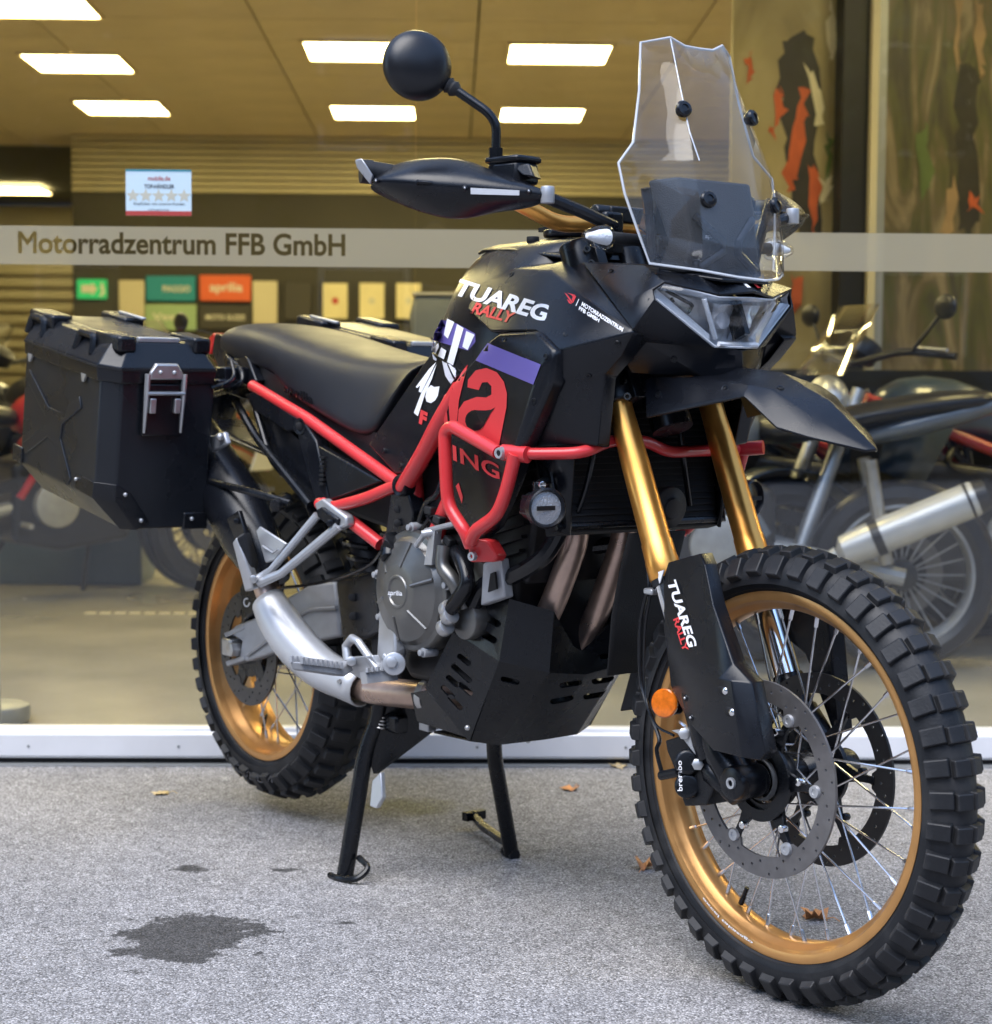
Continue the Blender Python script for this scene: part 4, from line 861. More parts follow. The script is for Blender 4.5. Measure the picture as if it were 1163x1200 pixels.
mk('mount_plate', slab([V(1.33, -.10, 1.122), V(1.42, -.05, 1.106), V(1.42, .05, 1.106), V(1.33, .10, 1.122)], [(0, 1, 2, 3)], (0, 0, -.006)), 'plastic', TWR, bevel=.002)

# ---------------------------------------------------------------- indicators
for s in (-1, 1):
    a = V(1.292, s * .196, 1.170); st = V(1.295, s * .09, 1.168)
    I_ = part('turn_signal', tube([st, V(1.293, s * .175, 1.170)], .0095, 12), 'rubber')
    d = V(.08, s * 1, -.02).normalized()
    mk('signal_lens', lathe([(0, 0), (0, .012), (.004, .0185), (.012, .0195), (.03, .0165), (.052, .007), (.058, 0)], V(1.292, s * .172, 1.170), d, 20), 'lens', I_, ang=60)
    mk('signal_core', lathe([(0, 0), (.002, .013), (.02, .011), (.045, .004), (.047, 0)], V(1.292, s * .174, 1.170), d, 12), 'drl', I_)

# ---------------------------------------------------------------- handlebar, hand guards, mirror
hb = [P(437, 196, -.475), P(520, 205, -.36), P(590, 222, -.27), P(632, 243, -.215), P(655, 256, -.165), P(672, 255, -.12)]
hb = [V(p.x, p.y, p.z) for p in hb]
hb = [V(1.040, -.445, 1.272), V(1.080, -.345, 1.258), V(1.120, -.265, 1.250), V(1.145, -.215, 1.222), V(1.150, -.16, 1.200), V(1.148, -.10, 1.204)]
full = fil(hb + [V(p.x, -p.y, p.z) for p in reversed(hb)], .04)
part('handlebar', tube(full, .0135, 16), 'gold')
part('bar_brace', merge(tube([V(1.15, -.085, 1.225), V(1.15, .085, 1.225)], .013, 12), box((1.15, 0, 1.222), (.03, .12, .026))), 'plastic', bevel=.003)
part('bar_clamp', merge(*[box((1.15, s * .06, 1.19), (.05, .04, .07)) for s in (-1, 1)]), 'black_metal', bevel=.005)
for s in (-1, 1):
    q = lambda p: V(p[0], p[1] * -s, p[2])
    gr = [q(p) for p in ((1.040, -.446, 1.272), (1.082, -.34, 1.258), (1.090, -.32, 1.256))]
    part('hand_grip', merge(tube(gr, [.0175, .0175, .018], 16), tube([gr[0], q((1.034, -.462, 1.273))], .019, 16)), 'rubber')
    part('switch_cluster', box(q((1.115, -.275, 1.252)), (.045, .05, .05)), 'plastic', bevel=.008)
    part('brake_lever' if s < 0 else 'clutch_lever', tube(crv([q(p) for p in ((1.14, -.255, 1.246), (1.165, -.30, 1.243), (1.15, -.39, 1.248), (1.135, -.425, 1.25))]), [.007] * 19, 8, flat=.6), 'black_metal')
# hand guard shell from the photograph's outline
top = [(435, 204, -.450), (473, 183.7, -.425), (502, 178, -.397), (546, 176.4, -.352), (575, 188, -.325), (622, 207, -.280), (641, 220, -.268)]
bot = [(435, 221.8, -.450), (473, 240.8, -.425), (517, 257, -.385), (552, 261, -.350), (587, 249.5, -.318), (625, 246.6, -.278), (642.7, 237.8, -.266)]
r1 = [P(*p[:3]) for p in top]
mid1 = [P(435, 207, -.457), P(473, 204, -.438), P(502, 205, -.412), P(546, 208, -.370), P(575, 211, -.342), P(622, 216, -.292), P(641, 221, -.270)]
mid2 = [P(435, 216, -.457), P(473, 221, -.439), P(517, 226, -.399), P(552, 228, -.365), P(587, 231, -.331), P(625, 233, -.290), P(642, 236, -.269)]
r4 = [P(*p) for p in bot]
for p in r1: p += V(-.035, .01, -.004)
for p in r4: p += V(-.030, .01, .004)
for L_ in (r1, r4): pass
sh = loft([r1, mid1, mid2, r4], cap=False, closed=False)
for s in (-1, 1):
    g = sh if s < 0 else mir(sh)
    H_ = part('hand_guard', g, 'plastic', solid=.005, sub=2)
    ex = (lambda p: p) if s < 0 else (lambda p: V(p.x, -p.y, p.z))
    e0, e1 = ex(P(436, 210, -.474)), ex(V(1.083, -.50, 1.278))
    if s < 0:
        mk('guard_tip', prism([ex(P(416, 187, -.478)), ex(P(424, 185, -.474)), ex(P(437, 205, -.462)), ex(P(434, 216, -.460)), ex(P(418, 196, -.476))], (-.012, .01, 0)), 'silver', H_, bevel=.002)
        mk('reflective_strip', prism([ex(P(552, 220, -.3695)), ex(P(609, 223, -.3095)), ex(P(609, 229, -.3095)), ex(P(552, 227.5, -.3695))], (.0015, -.0015, 0)), 'reflect_white', H_)
        for c_ in ((441, 212, -.457), (545, 220.5, -.374), (620, 224, -.297)): mk('guard_bolt', ball(ex(P(*c_)), .0048, 10, 6), 'black_metal', H_); mk('guard_bolt', ball(ex(P(*c_)) + V(.004, -.003, 0), .0018, 8, 6), 'silver', H_)
    a = ex(P(642, 229, -.266)); b = V(1.262, math.copysign(.135, s), 1.190)
    mk('guard_arm', merge(tube([a + V(-.01, 0, 0), a.lerp(b, .5), b], .010, 10)), 'plastic', H_)
    mk('guard_joint', merge(rcyl(a + V(0, 0, -.012), a + V(0, 0, .014), .011, 16)), 'silver', H_)
# mirror (one, on the brake side)
mc = P(490.5, 75.5, -.385)
MI = part('mirror', lathe([(-.016, 0), (-.016, .052), (-.010, .0555), (-.002, .055), (.010, .049), (.019, .035), (.024, .017), (.025, 0)], mc, (.93, -.30, .08), 40), 'mirror_black', ang=70)
mk('mirror_glass', lathe([(-.0165, 0), (-.0165, .050)], mc, (.93, -.30, .08), 40), 'chrome', MI)
j0, j1, j2, j3 = P(528, 101, -.335), P(573, 132, -.296), P(582, 146, -.288), P(581, 190, -.288)
mk('mirror_stem', tube(fil([mc + V(.01, .03, -.02), j0, j1, j2, j3 + V(0, 0, -.02)], .02), .0075, 12), 'black_metal', MI)
d = (j1 - j0).normalized()
mk('stem_gaiter', lathe([(-.018, .008), (-.018, .014)] + [(-.018 + .005 * i, .0135 if i % 2 else .0105) for i in range(7)] + [(.016, .007)], j0, d, 16), 'rubber', MI)
mk('stem_nut', tube([j3 + V(0, 0, .022), j3 + V(0, 0, -.03)], .012, 6), 'black_metal', MI)
RES = part('brake_reservoir', loft([[V(x, y, z) for x, y in ((1.145, -.300), (1.205, -.285), (1.20, -.237), (1.14, -.250))] for z in (1.252, 1.288)]), 'plastic', bevel=.006)
mk('reservoir_cap', loft([[V(x, y, z) for x, y in ((1.142, -.303), (1.208, -.287), (1.203, -.234), (1.137, -.247))] for z in (1.286, 1.297)]), 'plastic_gloss', RES, bevel=.004)
mk('reservoir_foot', prism([P(598, 192, -.285), P(620, 191, -.275), P(627, 208, -.275), P(612, 205, -.285)], (-.02, .03, 0)), 'plastic', RES, bevel=.003)

# ---------------------------------------------------------------- tank and body panels
lv = [(1.192, [(.83, 0), (.84, -.03), (.865, -.055), (.95, -.075), (1.10, -.075)]),
      (1.178, [(.790, 0), (.800, -.05), (.835, -.088), (.95, -.112), (1.12, -.115)]),
      (1.130, [(.745, 0), (.760, -.07), (.812, -.122), (.93, -.150), (1.13, -.160)]),
      (1.080, [(.725, 0), (.740, -.08), (.804, -.142), (.92, -.174), (1.14, -.185)]),
      (1.020, [(.705, 0), (.715, -.09), (.773, -.146), (.90, -.186), (1.14, -.20)]),
      (.950, [(.70, 0), (.705, -.09), (.750, -.147), (.89, -.19), (1.14, -.20)]),
      (.880, [(.70, 0), (.705, -.09), (.740, -.14), (.89, -.185), (1.14, -.19)])]
rings = [[V(x, -y, z) for x, y in reversed(r)] + [V(x, y, z) for x, y in r[1:]] for z, r in lv]
TANK = part('fuel_tank', loft(rings, cap=True, closed=True), 'plastic', sub=2)
tc_ = [V(.815, -.075, 1.182), V(.84, -.082, 1.186), V(.96, -.112, 1.178), V(1.08, -.118, 1.162), V(1.135, -.10, 1.152)]
tcm = [V(.80, 0, 1.196), V(.84, 0, 1.202), V(.96, 0, 1.204), V(1.08, 0, 1.190), V(1.145, 0, 1.168)]
tci = [a.lerp(b, .42) + V(0, 0, .003) for a, b in zip(tc_, tcm)]
g = mv(both(loft([tc_, tci, tcm], cap=False, closed=False)), (0, 0, -.007))
TC = part('tank_cover', g, 'plastic', solid=.005, bevel=.002, ang=50)
mk('fuel_cap', merge(rcyl(V(.95, .02, 1.200), V(.95, .02, 1.214), .042, 32), box((.985, .02, 1.216), (.035, .03, .008)), box((.915, .02, 1.216), (.03, .05, .008))), 'plastic_gloss', TC)
mk('cover_screw', rcyl(V(.975, -.075, 1.186), V(.975, -.075, 1.196), .011, 16), 'black_hole', TC)
fv = [P(590, 314, -.137), P(562, 334, -.160), P(547, 362, -.180), P(575, 389, -.204), P(628, 388, -.224), P(652, 411, -.226), P(741, 389, -.180), P(741, 383, -.174), P(684, 307, -.120), P(667, 305, -.118), P(645, 317, -.166),
      P(646, 450, -.224), P(614, 524, -.214), P(700, 522, -.165), P(708, 439, -.172), P(728, 417, -.174)]
ff = [(0, 1, 2, 3, 4, 10), (4, 5, 6, 10), (10, 6, 7, 8, 9), (0, 10, 9), (5, 11, 14, 15, 6), (11, 12, 13, 14)]
FA = []
for s in (-1, 1):
    g = slab(fv, ff, (-.003, .03, -.004)); g = g if s < 0 else mir(g)
    FA.append(part('side_fairing', g, 'plastic', bevel=.006, seg=3, ang=60))
av = [P(516, 469, -.206), P(521, 461, -.207), P(574, 399, -.222), P(585, 390, -.226), P(628, 388, -.234), P(651, 411, -.236), P(646, 450, -.240), P(615, 521, -.244), P(600, 562, -.236), P(576, 618, -.220), P(550, 642, -.200), P(531, 590, -.206), P(517, 500, -.204),
      P(584, 403, -.234), P(634, 429, -.246), P(604, 524, -.250)]
af = [(12, 0, 1, 2, 13, 14, 15), (2, 3, 4, 5, 14, 13), (14, 5, 6, 7, 15), (15, 7, 8, 9, 10, 11, 12)]
AP = []
for s in (-1, 1):
    g = slab(av, af, (0, .03, 0)); g = g if s < 0 else mir(g)
    AP.append(part('tank_side_panel', g, 'plastic', bevel=.007, seg=4, ang=60))
qv = [P(507, 411, -.148), P(431, 521, -.168), P(463, 556, -.174), P(478, 553, -.176), P(516, 506, -.196), P(517, 470, -.202), P(534, 440, -.196), P(524, 420, -.168)]
SPN = []
for s in (-1, 1):
    g = slab(qv, [(0, 1, 2, 3, 4, 5, 6, 7)], (0, .05, 0)); g = g if s < 0 else mir(g)
    SPN.append(part('seat_side_panel', g, 'plastic', bevel=.004, seg=3))
# fasteners
def screws(tree, par, pts, r=.0052):
    for q in pts:
        d = ray(*q).normalized(); h, nn, i_, t_ = tree.ray_cast(CAM, d)
        if h is None: continue
        if nn.dot(d) > 0: nn = -nn
        mk('panel_screw', lathe([(.0005, 0), (.0005, r * .45), (.0018, r * .5), (.0022, r * .85), (.0006, r), (-.003, r)], h, nn, 14), 'black_metal', par)
        mk('screw_recess', lathe([(.0008, 0), (.0008, r * .42)], h, nn, 10), 'black_hole', par)
screws(bvh(FA[0]), FA[0], ((600, 322), (664, 392), (724, 402), (690, 440), (640, 505)))
screws(bvh(AP[0]), AP[0], ((592, 398), (640, 418), (626, 470), (562, 625)))
screws(bvh(COWL), COWL, ((716, 318), (748, 404), (790, 421)))
screws(bvh(BEAK), BEAK, ((772, 462), (850, 455), (915, 455)), .006)
screws(bvh(SPN[0]), SPN[0], ((450, 528), (470, 546)))
# graphics
def zc(x, y): return 480 + x / 3.634, 260 + y / 3.634
def zs(x, y): return 380 + x / 6.46, 360 + y / 6.46
BV = bvh(FA[0], TANK, AP[0], SPN[0])
F0 = FA[0]
decal('lettering', pxtext('TUAREG', zc(183, 309), zc(574, 427), zc(221, 243), .035, .98), 'white', F0, BV, -.17)
decal('lettering', pxtext('RALLY', zc(262, 388), zc(432, 433), zc(288, 343), .03), 'decal_red', F0, BV, -.18)
decal('lettering', pxtext('MOTORRADZENTRUM', zc(733, 358), zc(908, 470), zc(739, 341), .03), 'white', F0, BV, -.17, step=3)
decal('lettering', pxtext('FFB GMBH', zc(722, 376), zc(808, 430), zc(727, 360), .03), 'white', F0, BV, -.17, step=3)
decal('emblem', pxpoly([zc(662, 303), zc(672, 308), zc(700, 345), zc(692, 347)], [zc(672, 303), zc(708, 312), zc(700, 322), zc(690, 312)], [zc(700, 312), zc(712, 318), zc(700, 345), zc(694, 332)], [zc(672, 330), zc(682, 336), zc(694, 352), zc(682, 348)]), 'decal_red', F0, BV, -.17, step=3)
decal('emblem_bar', pxpoly([zc(722, 330), zc(725, 331), zc(712, 360), zc(709, 359)]), 'white', F0, BV, -.17, step=3)
A0 = AP[0]
decal('purple_band', pxpoly([zc(335, 516), zc(562, 608), zc(530, 693), zc(285, 590)]), 'purple', A0, BV, -.23, off=.0014)
decal('red_stripe', pxpoly([zc(133, 768), zc(163, 722), zc(161, 800), zc(168, 862), zc(150, 868), zc(138, 850)]), 'decal_red', A0, BV, -.2, off=.0014)
decal('red_stripe', pxpoly([zc(178, 702), zc(252, 606), zc(236, 668), zc(214, 760), zc(204, 868), zc(176, 862), zc(170, 780)]), 'decal_red', A0, BV, -.2, off=.0014)
def arc(cx, cy, rx, ry, a0, a1, n=14): return [(cx + rx * math.cos(R(a0 + (a1 - a0) * i / n)), cy + ry * math.sin(R(a0 + (a1 - a0) * i / n))) for i in range(n + 1)]
oa = [(250, 705), (252, 672), (285, 632), (330, 622), (375, 640), (405, 680), (418, 730), (416, 790), (385, 948), (340, 930), (225, 880), (208, 860), (212, 800), (235, 765), (290, 745), (330, 748), (352, 735), (352, 700), (335, 682), (312, 684), (298, 716)]
decal('letter_a', pxpoly([zc(*p) for p in oa]), 'decal_red', A0, BV, -.24, off=.0012)
decal('letter_a_counter', pxpoly([zc(*p) for p in arc(285, 845, 43, 44, 20, 285) + [(330, 803), (352, 800), (370, 790), (350, 815)]]), 'plastic', A0, BV, -.24, off=.0022)
decal('lettering', pxtext('ING', zc(190, 1015), zc(388, 1100), zc(186, 948), .02, 1.05), 'decal_red', A0, BV, -.24, off=.0014)
decal('red_wedge', pxpoly([zc(200, 1125), zc(212, 1110), zc(230, 1170), zc(226, 1200)]), 'decal_red', A0, BV, -.21)
decal('purple_band', pxpoly([zs(838, 195), zs(890, 92), zs(1010, 125), zs(1148, 200), zs(1150, 260), zs(1095, 330), zs(1000, 300), zs(830, 250)]), 'purple', TANK, BV, -.16, off=.0010)
decal('white_stripes', pxpoly([zs(940, 88), zs(995, 115), zs(945, 240), zs(915, 210)], [zs(1015, 130), zs(1065, 160), zs(985, 440), zs(940, 415)], [zs(1085, 180), zs(1148, 210), zs(1095, 325), zs(1055, 300)],
      [zs(832, 240), zs(848, 300), zs(875, 268), zs(880, 300), zs(850, 360), zs(820, 332)], [zs(895, 305), zs(935, 330), zs(915, 395), zs(870, 370)]), 'white', TANK, BV, -.16, off=.0022, step=3)
decal('grey_stripes', pxpoly([zs(900, 405), zs(935, 428), zs(985, 545), zs(962, 578), zs(925, 520)], [zs(945, 432), zs(1000, 462), zs(995, 535), zs(975, 500)], [zs(826, 352), zs(862, 395), zs(855, 408), zs(835, 395)]), 'greylt', SPN[0], BV, -.18, off=.0020, step=3)
decal('white_stripes', pxpoly([zs(855, 415), zs(800, 470), zs(700, 605), zs(712, 612), zs(735, 590), zs(722, 640), zs(742, 648)], [zs(858, 430), zs(812, 520), zs(740, 655), zs(685, 800), zs(716, 826), zs(770, 660), zs(822, 545)],
      [zs(815, 590), zs(840, 605), zs(880, 600), zs(868, 670), zs(848, 705), zs(815, 728), zs(782, 715), zs(772, 680), zs(785, 620)]), 'white', SPN[0], BV, -.18, off=.0016, step=3)
decal('lettering', pxtext('F', zs(722, 880), zs(775, 905), zs(738, 775), .06), 'decal_red', SPN[0], BV, -.18, off=.0016)
BV = bvh(GUARD)
decal('lettering', pxtext('TUAREG', (782.2, 681), (807.6, 759), (793, 679), .035), 'white', GUARD, BV, -.14)
decal('lettering', pxtext('RALLY', (790.0, 726), (802.0, 764.5), (796.5, 723), .03), 'decal_red', GUARD, BV, -.14, off=.0016)
BV = bvh(CAL); decal('lettering', pxtext('brembo', (800.2, 927), (799.3, 891.5), (794.5, 927), .01), 'white', CAL, BV, -.124, off=.001, step=3)

# ---------------------------------------------------------------- seat and tail
def sring(X, zt, zb, w_, wb):
    h = zt - zb
    half = [(0, zt), (w_ * .55, zt - .002), (w_ * .86, zt - .014), (w_, zt - .045 if h > .08 else zt - h * .5), (wb, zb + h * .12), (wb * .96, zb), (0, zb)]
    return [V(X, -y, z) for y, z in half] + [V(X, y, z) for y, z in reversed(half[1:-1])]
ss = [(-.135, 1.050, 1.030, .06, .06), (-.122, 1.066, 1.020, .092, .092), (-.08, 1.075, 1.008, .114, .110), (.01, 1.076, .988, .126, .122), (.15, 1.056, .968, .132, .130), (.19, 1.048, .957, .134, .134), (.24, 1.038, .925, .134, .144), (.34, 1.018, .890, .136, .152),
      (.46, .998, .858, .134, .160), (.57, .989, .829, .128, .165), (.62, .990, .862, .124, .164), (.68, .997, .945, .118, .152), (.72, 1.004, .985, .11, .14)]
rg = [sring(*q) for q in ss]
SEAT = part('seat', loft(rg), 'seat', sub=2)
BV = bvh(SEAT); decal('seat_lettering', pxtext('aprilia', (333, 462), (367, 478), (334, 448), .03), 'plastic_gloss', SEAT, BV, -.15, off=.0015, step=3)
part('seat_base', loft([[V(-.11, s * y, z) for s, y, z in ((-1, .085, 1.03), (1, .085, 1.03), (1, .07, .99), (-1, .07, .99))], [V(.15, s * y, z) for s, y, z in ((-1, .125, .97), (1, .125, .97), (1, .12, .91), (-1, .12, .91))],
     [V(.6, s * y, z) for s, y, z in ((-1, .15, .85), (1, .15, .85), (1, .14, .76), (-1, .14, .76))], [V(.74, s * y, z) for s, y, z in ((-1, .14, .96), (1, .14, .96), (1, .14, .78), (-1, .14, .78))]]), 'engine')
TAIL = part('tail_unit', loft([[V(-.28, s * y, z) for s, y, z in ((-1, .03, 1.025), (1, .03, 1.025), (1, .03, 1.00), (-1, .03, 1.00))],
    [V(-.18, s * y, z) for s, y, z in ((-1, .060, 1.035), (1, .060, 1.035), (1, .07, .985), (-1, .07, .985))],
    [V(-.02, s * y, z) for s, y, z in ((-1, .128, 1.00), (1, .128, 1.00), (1, .13, .92), (-1, .13, .92))], [V(.10, s * y, z) for s, y, z in ((-1, .12, .955), (1, .12, .955), (1, .12, .90), (-1, .12, .90))]]), 'plastic', bevel=.006, seg=3)
tsv = [P(251, 391, -.070), P(257, 391, -.085), P(290, 419, -.128), P(300, 446, -.140), P(295, 452, -.140), P(281, 452, -.130), P(257, 433, -.110), P(248.5, 414, -.085)]
for s in (-1, 1):
    g = slab(tsv, [(0, 1, 2, 6, 7), (2, 3, 4, 5, 6)], (0, .03, 0)); mk('tail_side', g if s < 0 else mir(g), 'plastic', TAIL, bevel=.003)
    g = slab([P(233, 413, -.05), P(239, 403, -.05), P(250, 390, -.068), P(252, 392, -.074), P(246, 415, -.082)], [(0, 1, 2, 3, 4)], (.01, .03, 0)); mk('tail_light', g if s < 0 else mir(g), 'lens_red', TAIL, bevel=.002)
for s in (-1, 1):
    q = lambda p: V(p.x, p.y * -s, p.z)
    part('grab_handle', tube(crv([q(P(252, 462, -.16)), q(P(272, 455, -.17)), q(P(284, 446, -.16)), q(P(281, 432, -.15)), q(P(268, 430, -.13))]), .006, 10), 'black_metal')
    part('pannier_mount', merge(box(q(P(270, 440, -.16)), (.06, .06, .035)), box(q(P(262, 450, -.18)), (.05, .05, .02))), 'plastic', bevel=.004)

# ---------------------------------------------------------------- frame
def tubes(name, pl, r, m_, rad=.03, n=14, left=True):
    g = tube(fil(pl, rad), r, n); o = part(name, g, m_)
    if left: part(name, mir(g), m_)
    return o
tubes('subframe_tube', [P(296, 452, -.148), P(360, 490, -.160), P(466, 566, -.176)], .0118, 'red')
tubes('frame_tube', [P(473, 572, -.176), P(498, 530, -.192), P(517, 492, -.200), P(540, 455, -.195)], .0165, 'red')
tubes('frame_tube', [P(484, 556, -.165), P(488, 590, -.150), P(484, 620, -.13)], .017, 'red')
tubes('frame_tube', [P(466, 568, -.178), P(430, 584, -.186), P(389, 595, -.190), P(374, 590, -.190)], .0115, 'red')
tubes('frame_tube', [P(378, 590, -.186), P(405, 606, -.182), P(446, 638, -.165)], .0125, 'red')
tubes('frame_tube', [V(.80, -.16, .66), V(.95, -.17, .86), V(1.10, -.10, .98), V(1.17, -.04, 1.02)], .016, 'red')
part('frame_plug', lathe([(0, .012), (.002, .018), (-.004, .0205), (-.022, .0205)], P(468, 569, -.192), (0.1, -1, 0), 24), 'plastic')
part('frame_plug', lathe([(0, 0), (0, .010), (.001, .0105)], P(468, 569, -.189), (0.1, -1, 0), 24), 'black_hole')
part('pivot_plate', prism([P(458, 578, -.18), P(478, 578, -.18), P(484, 600, -.175), P(480, 640, -.165), P(461, 640, -.165), P(455, 660, -.16), P(440, 668, -.16), P(452, 622, -.17)], (0, .03, 0)), 'plastic', bevel=.003)
for q in ((466, 597), (466, 613)): part('plate_slot', rcyl(P(*q, -.1775), P(*q, -.17), .007, 12), 'black_hole')
# black side plates between the subframe tubes
for s in (-1, 1):
    pl = [P(357, 500, -.172), P(368, 503, -.172), P(450, 563, -.172), P(384, 588, -.176), P(374, 586, -.176)]
    g = slab([P(372, 522, -.180), P(447, 564, -.176), P(387, 587, -.182)], [(0, 1, 2)], (0, .02, 0)); g = g if s < 0 else mir(g)
    SC = part('frame_cover', g, 'plastic', bevel=.004)
    g = prism([P(346, 500, -.166), P(356, 494, -.170), P(370, 516, -.176), P(386, 590, -.180), P(372, 596, -.178), P(362, 560, -.172)], (0, .03, 0)); g = g if s < 0 else mir(g)
    part('frame_plate', g, 'plastic', bevel=.004)
    if s < 0:
        for k in range(7): mk('vent_slot', box(P(378.5 - k * .1, 536 + k * 5.2, -.183), (.016, .006, .004)), 'black_hole', SC)
    g = prism([P(286, 462, -.158), P(300, 458, -.160), P(352, 492, -.168), P(350, 503, -.168), P(336, 506, -.166), P(296, 480, -.160)], (0, .025, 0)); g = g if s < 0 else mir(g)
    part('rail_cover', g, 'plastic', bevel=.004)
    g = tube(fil([P(276, 470, -.150), P(300, 512, -.158), P(364, 592, -.176)], .03), .0085, 10); part('rack_strut', g if s < 0 else mir(g), 'black_metal')
    g = tube(fil([P(300, 480, -.152), P(318, 540, -.158), P(352, 575, -.17)], .03), .007, 10); part('rack_strut', g if s < 0 else mir(g), 'black_metal')
    g = merge(tube([P(238, 562, -.245), P(300, 578, -.235), P(340, 590, -.20)], .0075, 10), rcyl(P(322, 593, -.225), P(338, 586, -.185), .013, 16)); part('pannier_rail', g if s < 0 else mir(g), 'black_metal')
part('frame_bolt', lathe([(0, .009), (.002, .012), (.002, .0165), (-.02, .0165)], P(351.5, 499.5, -.172), (.2, -1, 0), 24), 'plastic')
part('frame_bolt', rcyl(P(351.5, 499.5, -.173), P(351.5, 499.5, -.170), .0085, 16), 'black_hole')
for s in (-1, 1):
    g = slab([P(296, 478, -.140), P(340, 503, -.146), P(356, 520, -.150), P(372, 590, -.156), P(352, 582, -.150), P(312, 522, -.142)], [(0, 1, 2, 3, 4, 5)], (0, .015, 0)); part('subframe_cover', g if s < 0 else mir(g), 'plastic', bevel=.003)
part('shock_body', tube([V(.24, -.02, .86), V(.42, -.02, .52)], .036, 20), 'engine')
SH = [V(.25, -.02, .84).lerp(V(.40, -.02, .56), t / 90) + Vector((math.cos(t * .7), math.sin(t * .7), 0)) * .045 for t in range(91)]
part('shock_spring', tube(SH, .006, 6), 'black_metal')
part('air_box', loft([[V(.32, s * .10, z) for s, z in ((-1, .93), (1, .93), (1, .70), (-1, .70))], [V(.70, s * .14, z) for s, z in ((-1, .90), (1, .90), (1, .66), (-1, .66))], [V(.92, s * .14, z) for s, z in ((-1, .96), (1, .96), (1, .72), (-1, .72))]]), 'engine', bevel=.01)
part('rear_mudguard', loft([[V(x, y, z) for y in (-.085, -.06, .06, .085)] for x, z in ((.26, .66), (.20, .74), (.08, .79), (-.08, .82), (-.22, .86))], cap=False, closed=False), 'plastic', solid=.004)
part('plate_hanger', loft([[V(x, y, z) for y in (-.05, .05)] for x, z in ((-.24, .96), (-.33, .86), (-.40, .70))], cap=False, closed=False), 'plastic', solid=.006)

# ---------------------------------------------------------------- engine
EN = part('crankcase', loft([[V(.60, s * y, z) for s, y, z in ((-1, .12, .62), (1, .12, .62), (1, .12, .46), (-1, .12, .46))], [V(.70, s * y, z) for s, y, z in ((-1, .145, .68), (1, .145, .68), (1, .14, .40), (-1, .14, .40))],
    [V(.88, s * y, z) for s, y, z in ((-1, .145, .68), (1, .145, .68), (1, .14, .40), (-1, .14, .40))], [V(.99, s * y, z) for s, y, z in ((-1, .12, .63), (1, .12, .63), (1, .11, .42), (-1, .11, .42))]]), 'engine', bevel=.012, seg=3)
mk('cylinder_block', loft([[V(x, s * .12, z) for s, x, z in ((-1, .86, .64), (1, .86, .64), (1, 1.02, .60), (-1, 1.02, .60))], [V(x, s * .125, z) for s, x, z in ((-1, .92, .84), (1, .92, .84), (1, 1.07, .80), (-1, 1.07, .80))], [V(x, s * .115, z) for s, x, z in ((-1, .94, .90), (1, .94, .90), (1, 1.09, .86), (-1, 1.09, .86))]]), 'engine', EN, bevel=.008)
cc = P(474, 693, -.185); cc = V(.765, -.178, .572)
CLU = part('clutch_cover', lathe([(-.05, .112), (.000, .110), (.006, .107), (.008, .098), (.012, .094), (.018, .090), (.0335, .052), (.035, .046), (.035, .031), (.037, .029), (.037, .026), (.034, .024), (.034, 0)], cc, (0.03, -1, 0), 56), 'clutch', ang=28)
for k in range(6):
    a = R(18 + 60 * k); d = V(math.cos(a), 0, math.sin(a))
    mk('cover_rib', tube([cc + d * .046 + V(0, -.0355, 0), cc + d * .091 + V(0, -.0180, 0)], .0032, 6), 'clutch', CLU)
for k in range(9):
    a = R(10 + 40 * k); d = V(math.cos(a), 0, math.sin(a)); p = cc + d * .114 + V(0, -.006, 0)
    mk('cover_bolt', merge(rcyl(p + V(0, .03, 0), p, .009, 12), rcyl(p, p + V(0, -.007, 0), .0058, 10)), 'cast', CLU)
BV = bvh(CLU); decal('lettering', pxtext('aprilia', (455, 699), (472, 700), (455, 691.5), .015), 'white', CLU, BV, -.21, off=.0008, step=3)
part('oil_filler', merge(rcyl(P(457, 655, -.20), P(457, 640, -.19), .017, 16), rcyl(P(463, 632, -.19), P(458, 640, -.19), .021, 6)), 'black_metal')
part('engine_side', merge(rcyl(V(.89, -.140, .58), V(.89, -.11, .58), .060, 36)), 'clutch')
part('water_pump', merge(rcyl(V(.915, -.175, .535), V(.915, -.13, .535), .036, 28), tube(crv([V(.915, -.17, .555), V(.90, -.185, .60), V(.875, -.19, .625), V(.87, -.185, .66)]), .013, 12)), 'clutch')
part('coolant_hose', tube(crv([P(520, 738, -.19), P(524, 720, -.195), P(538, 700, -.195), P(548, 680, -.19), P(540, 655, -.18), P(530, 640, -.16)]), .0135, 14), 'plastic_gloss')
for q in ((525, 716), (527, 724), (522, 737)): part('hose_clamp', rcyl(P(q[0] - 3, q[1], -.197), P(q[0] + 3, q[1] - 4, -.197), .0155, 16), 'steel')
part('engine_bracket', prism([P(566, 660, -.185), P(586, 654, -.185), P(592, 700, -.165), P(563, 710, -.175)], (0, .02, 0)), 'cast', bevel=.003)
part('bracket_slot', prism([P(577, 672, -.184), P(582, 670, -.184), P(584, 690, -.177), P(574, 694, -.179)], (0, -.004, 0)), 'black_hole')
part('clutch_arm', merge(tube([P(488, 640, -.20), P(500, 622, -.20), P(540, 612, -.19)], .005, 8), prism([P(497, 662, -.20), P(504, 620, -.20), P(510, 620, -.20), P(506, 662, -.20)], (0, .015, 0)), rcyl(P(495, 626, -.21), P(514, 622, -.19), .007, 10)), 'silver')
for a, b in ((V(1.075, -.055, .70), V(.985, -.06, .52)), (V(1.085, .045, .70), V(.965, .045, .47))):
    part('exhaust_header', tube(crv([a + V(-.06, 0, .05), a, a.lerp(b, .5) + V(.012, 0, 0), b, b + V(-.08, 0, -.06)]), .0225, 18), 'pipe')
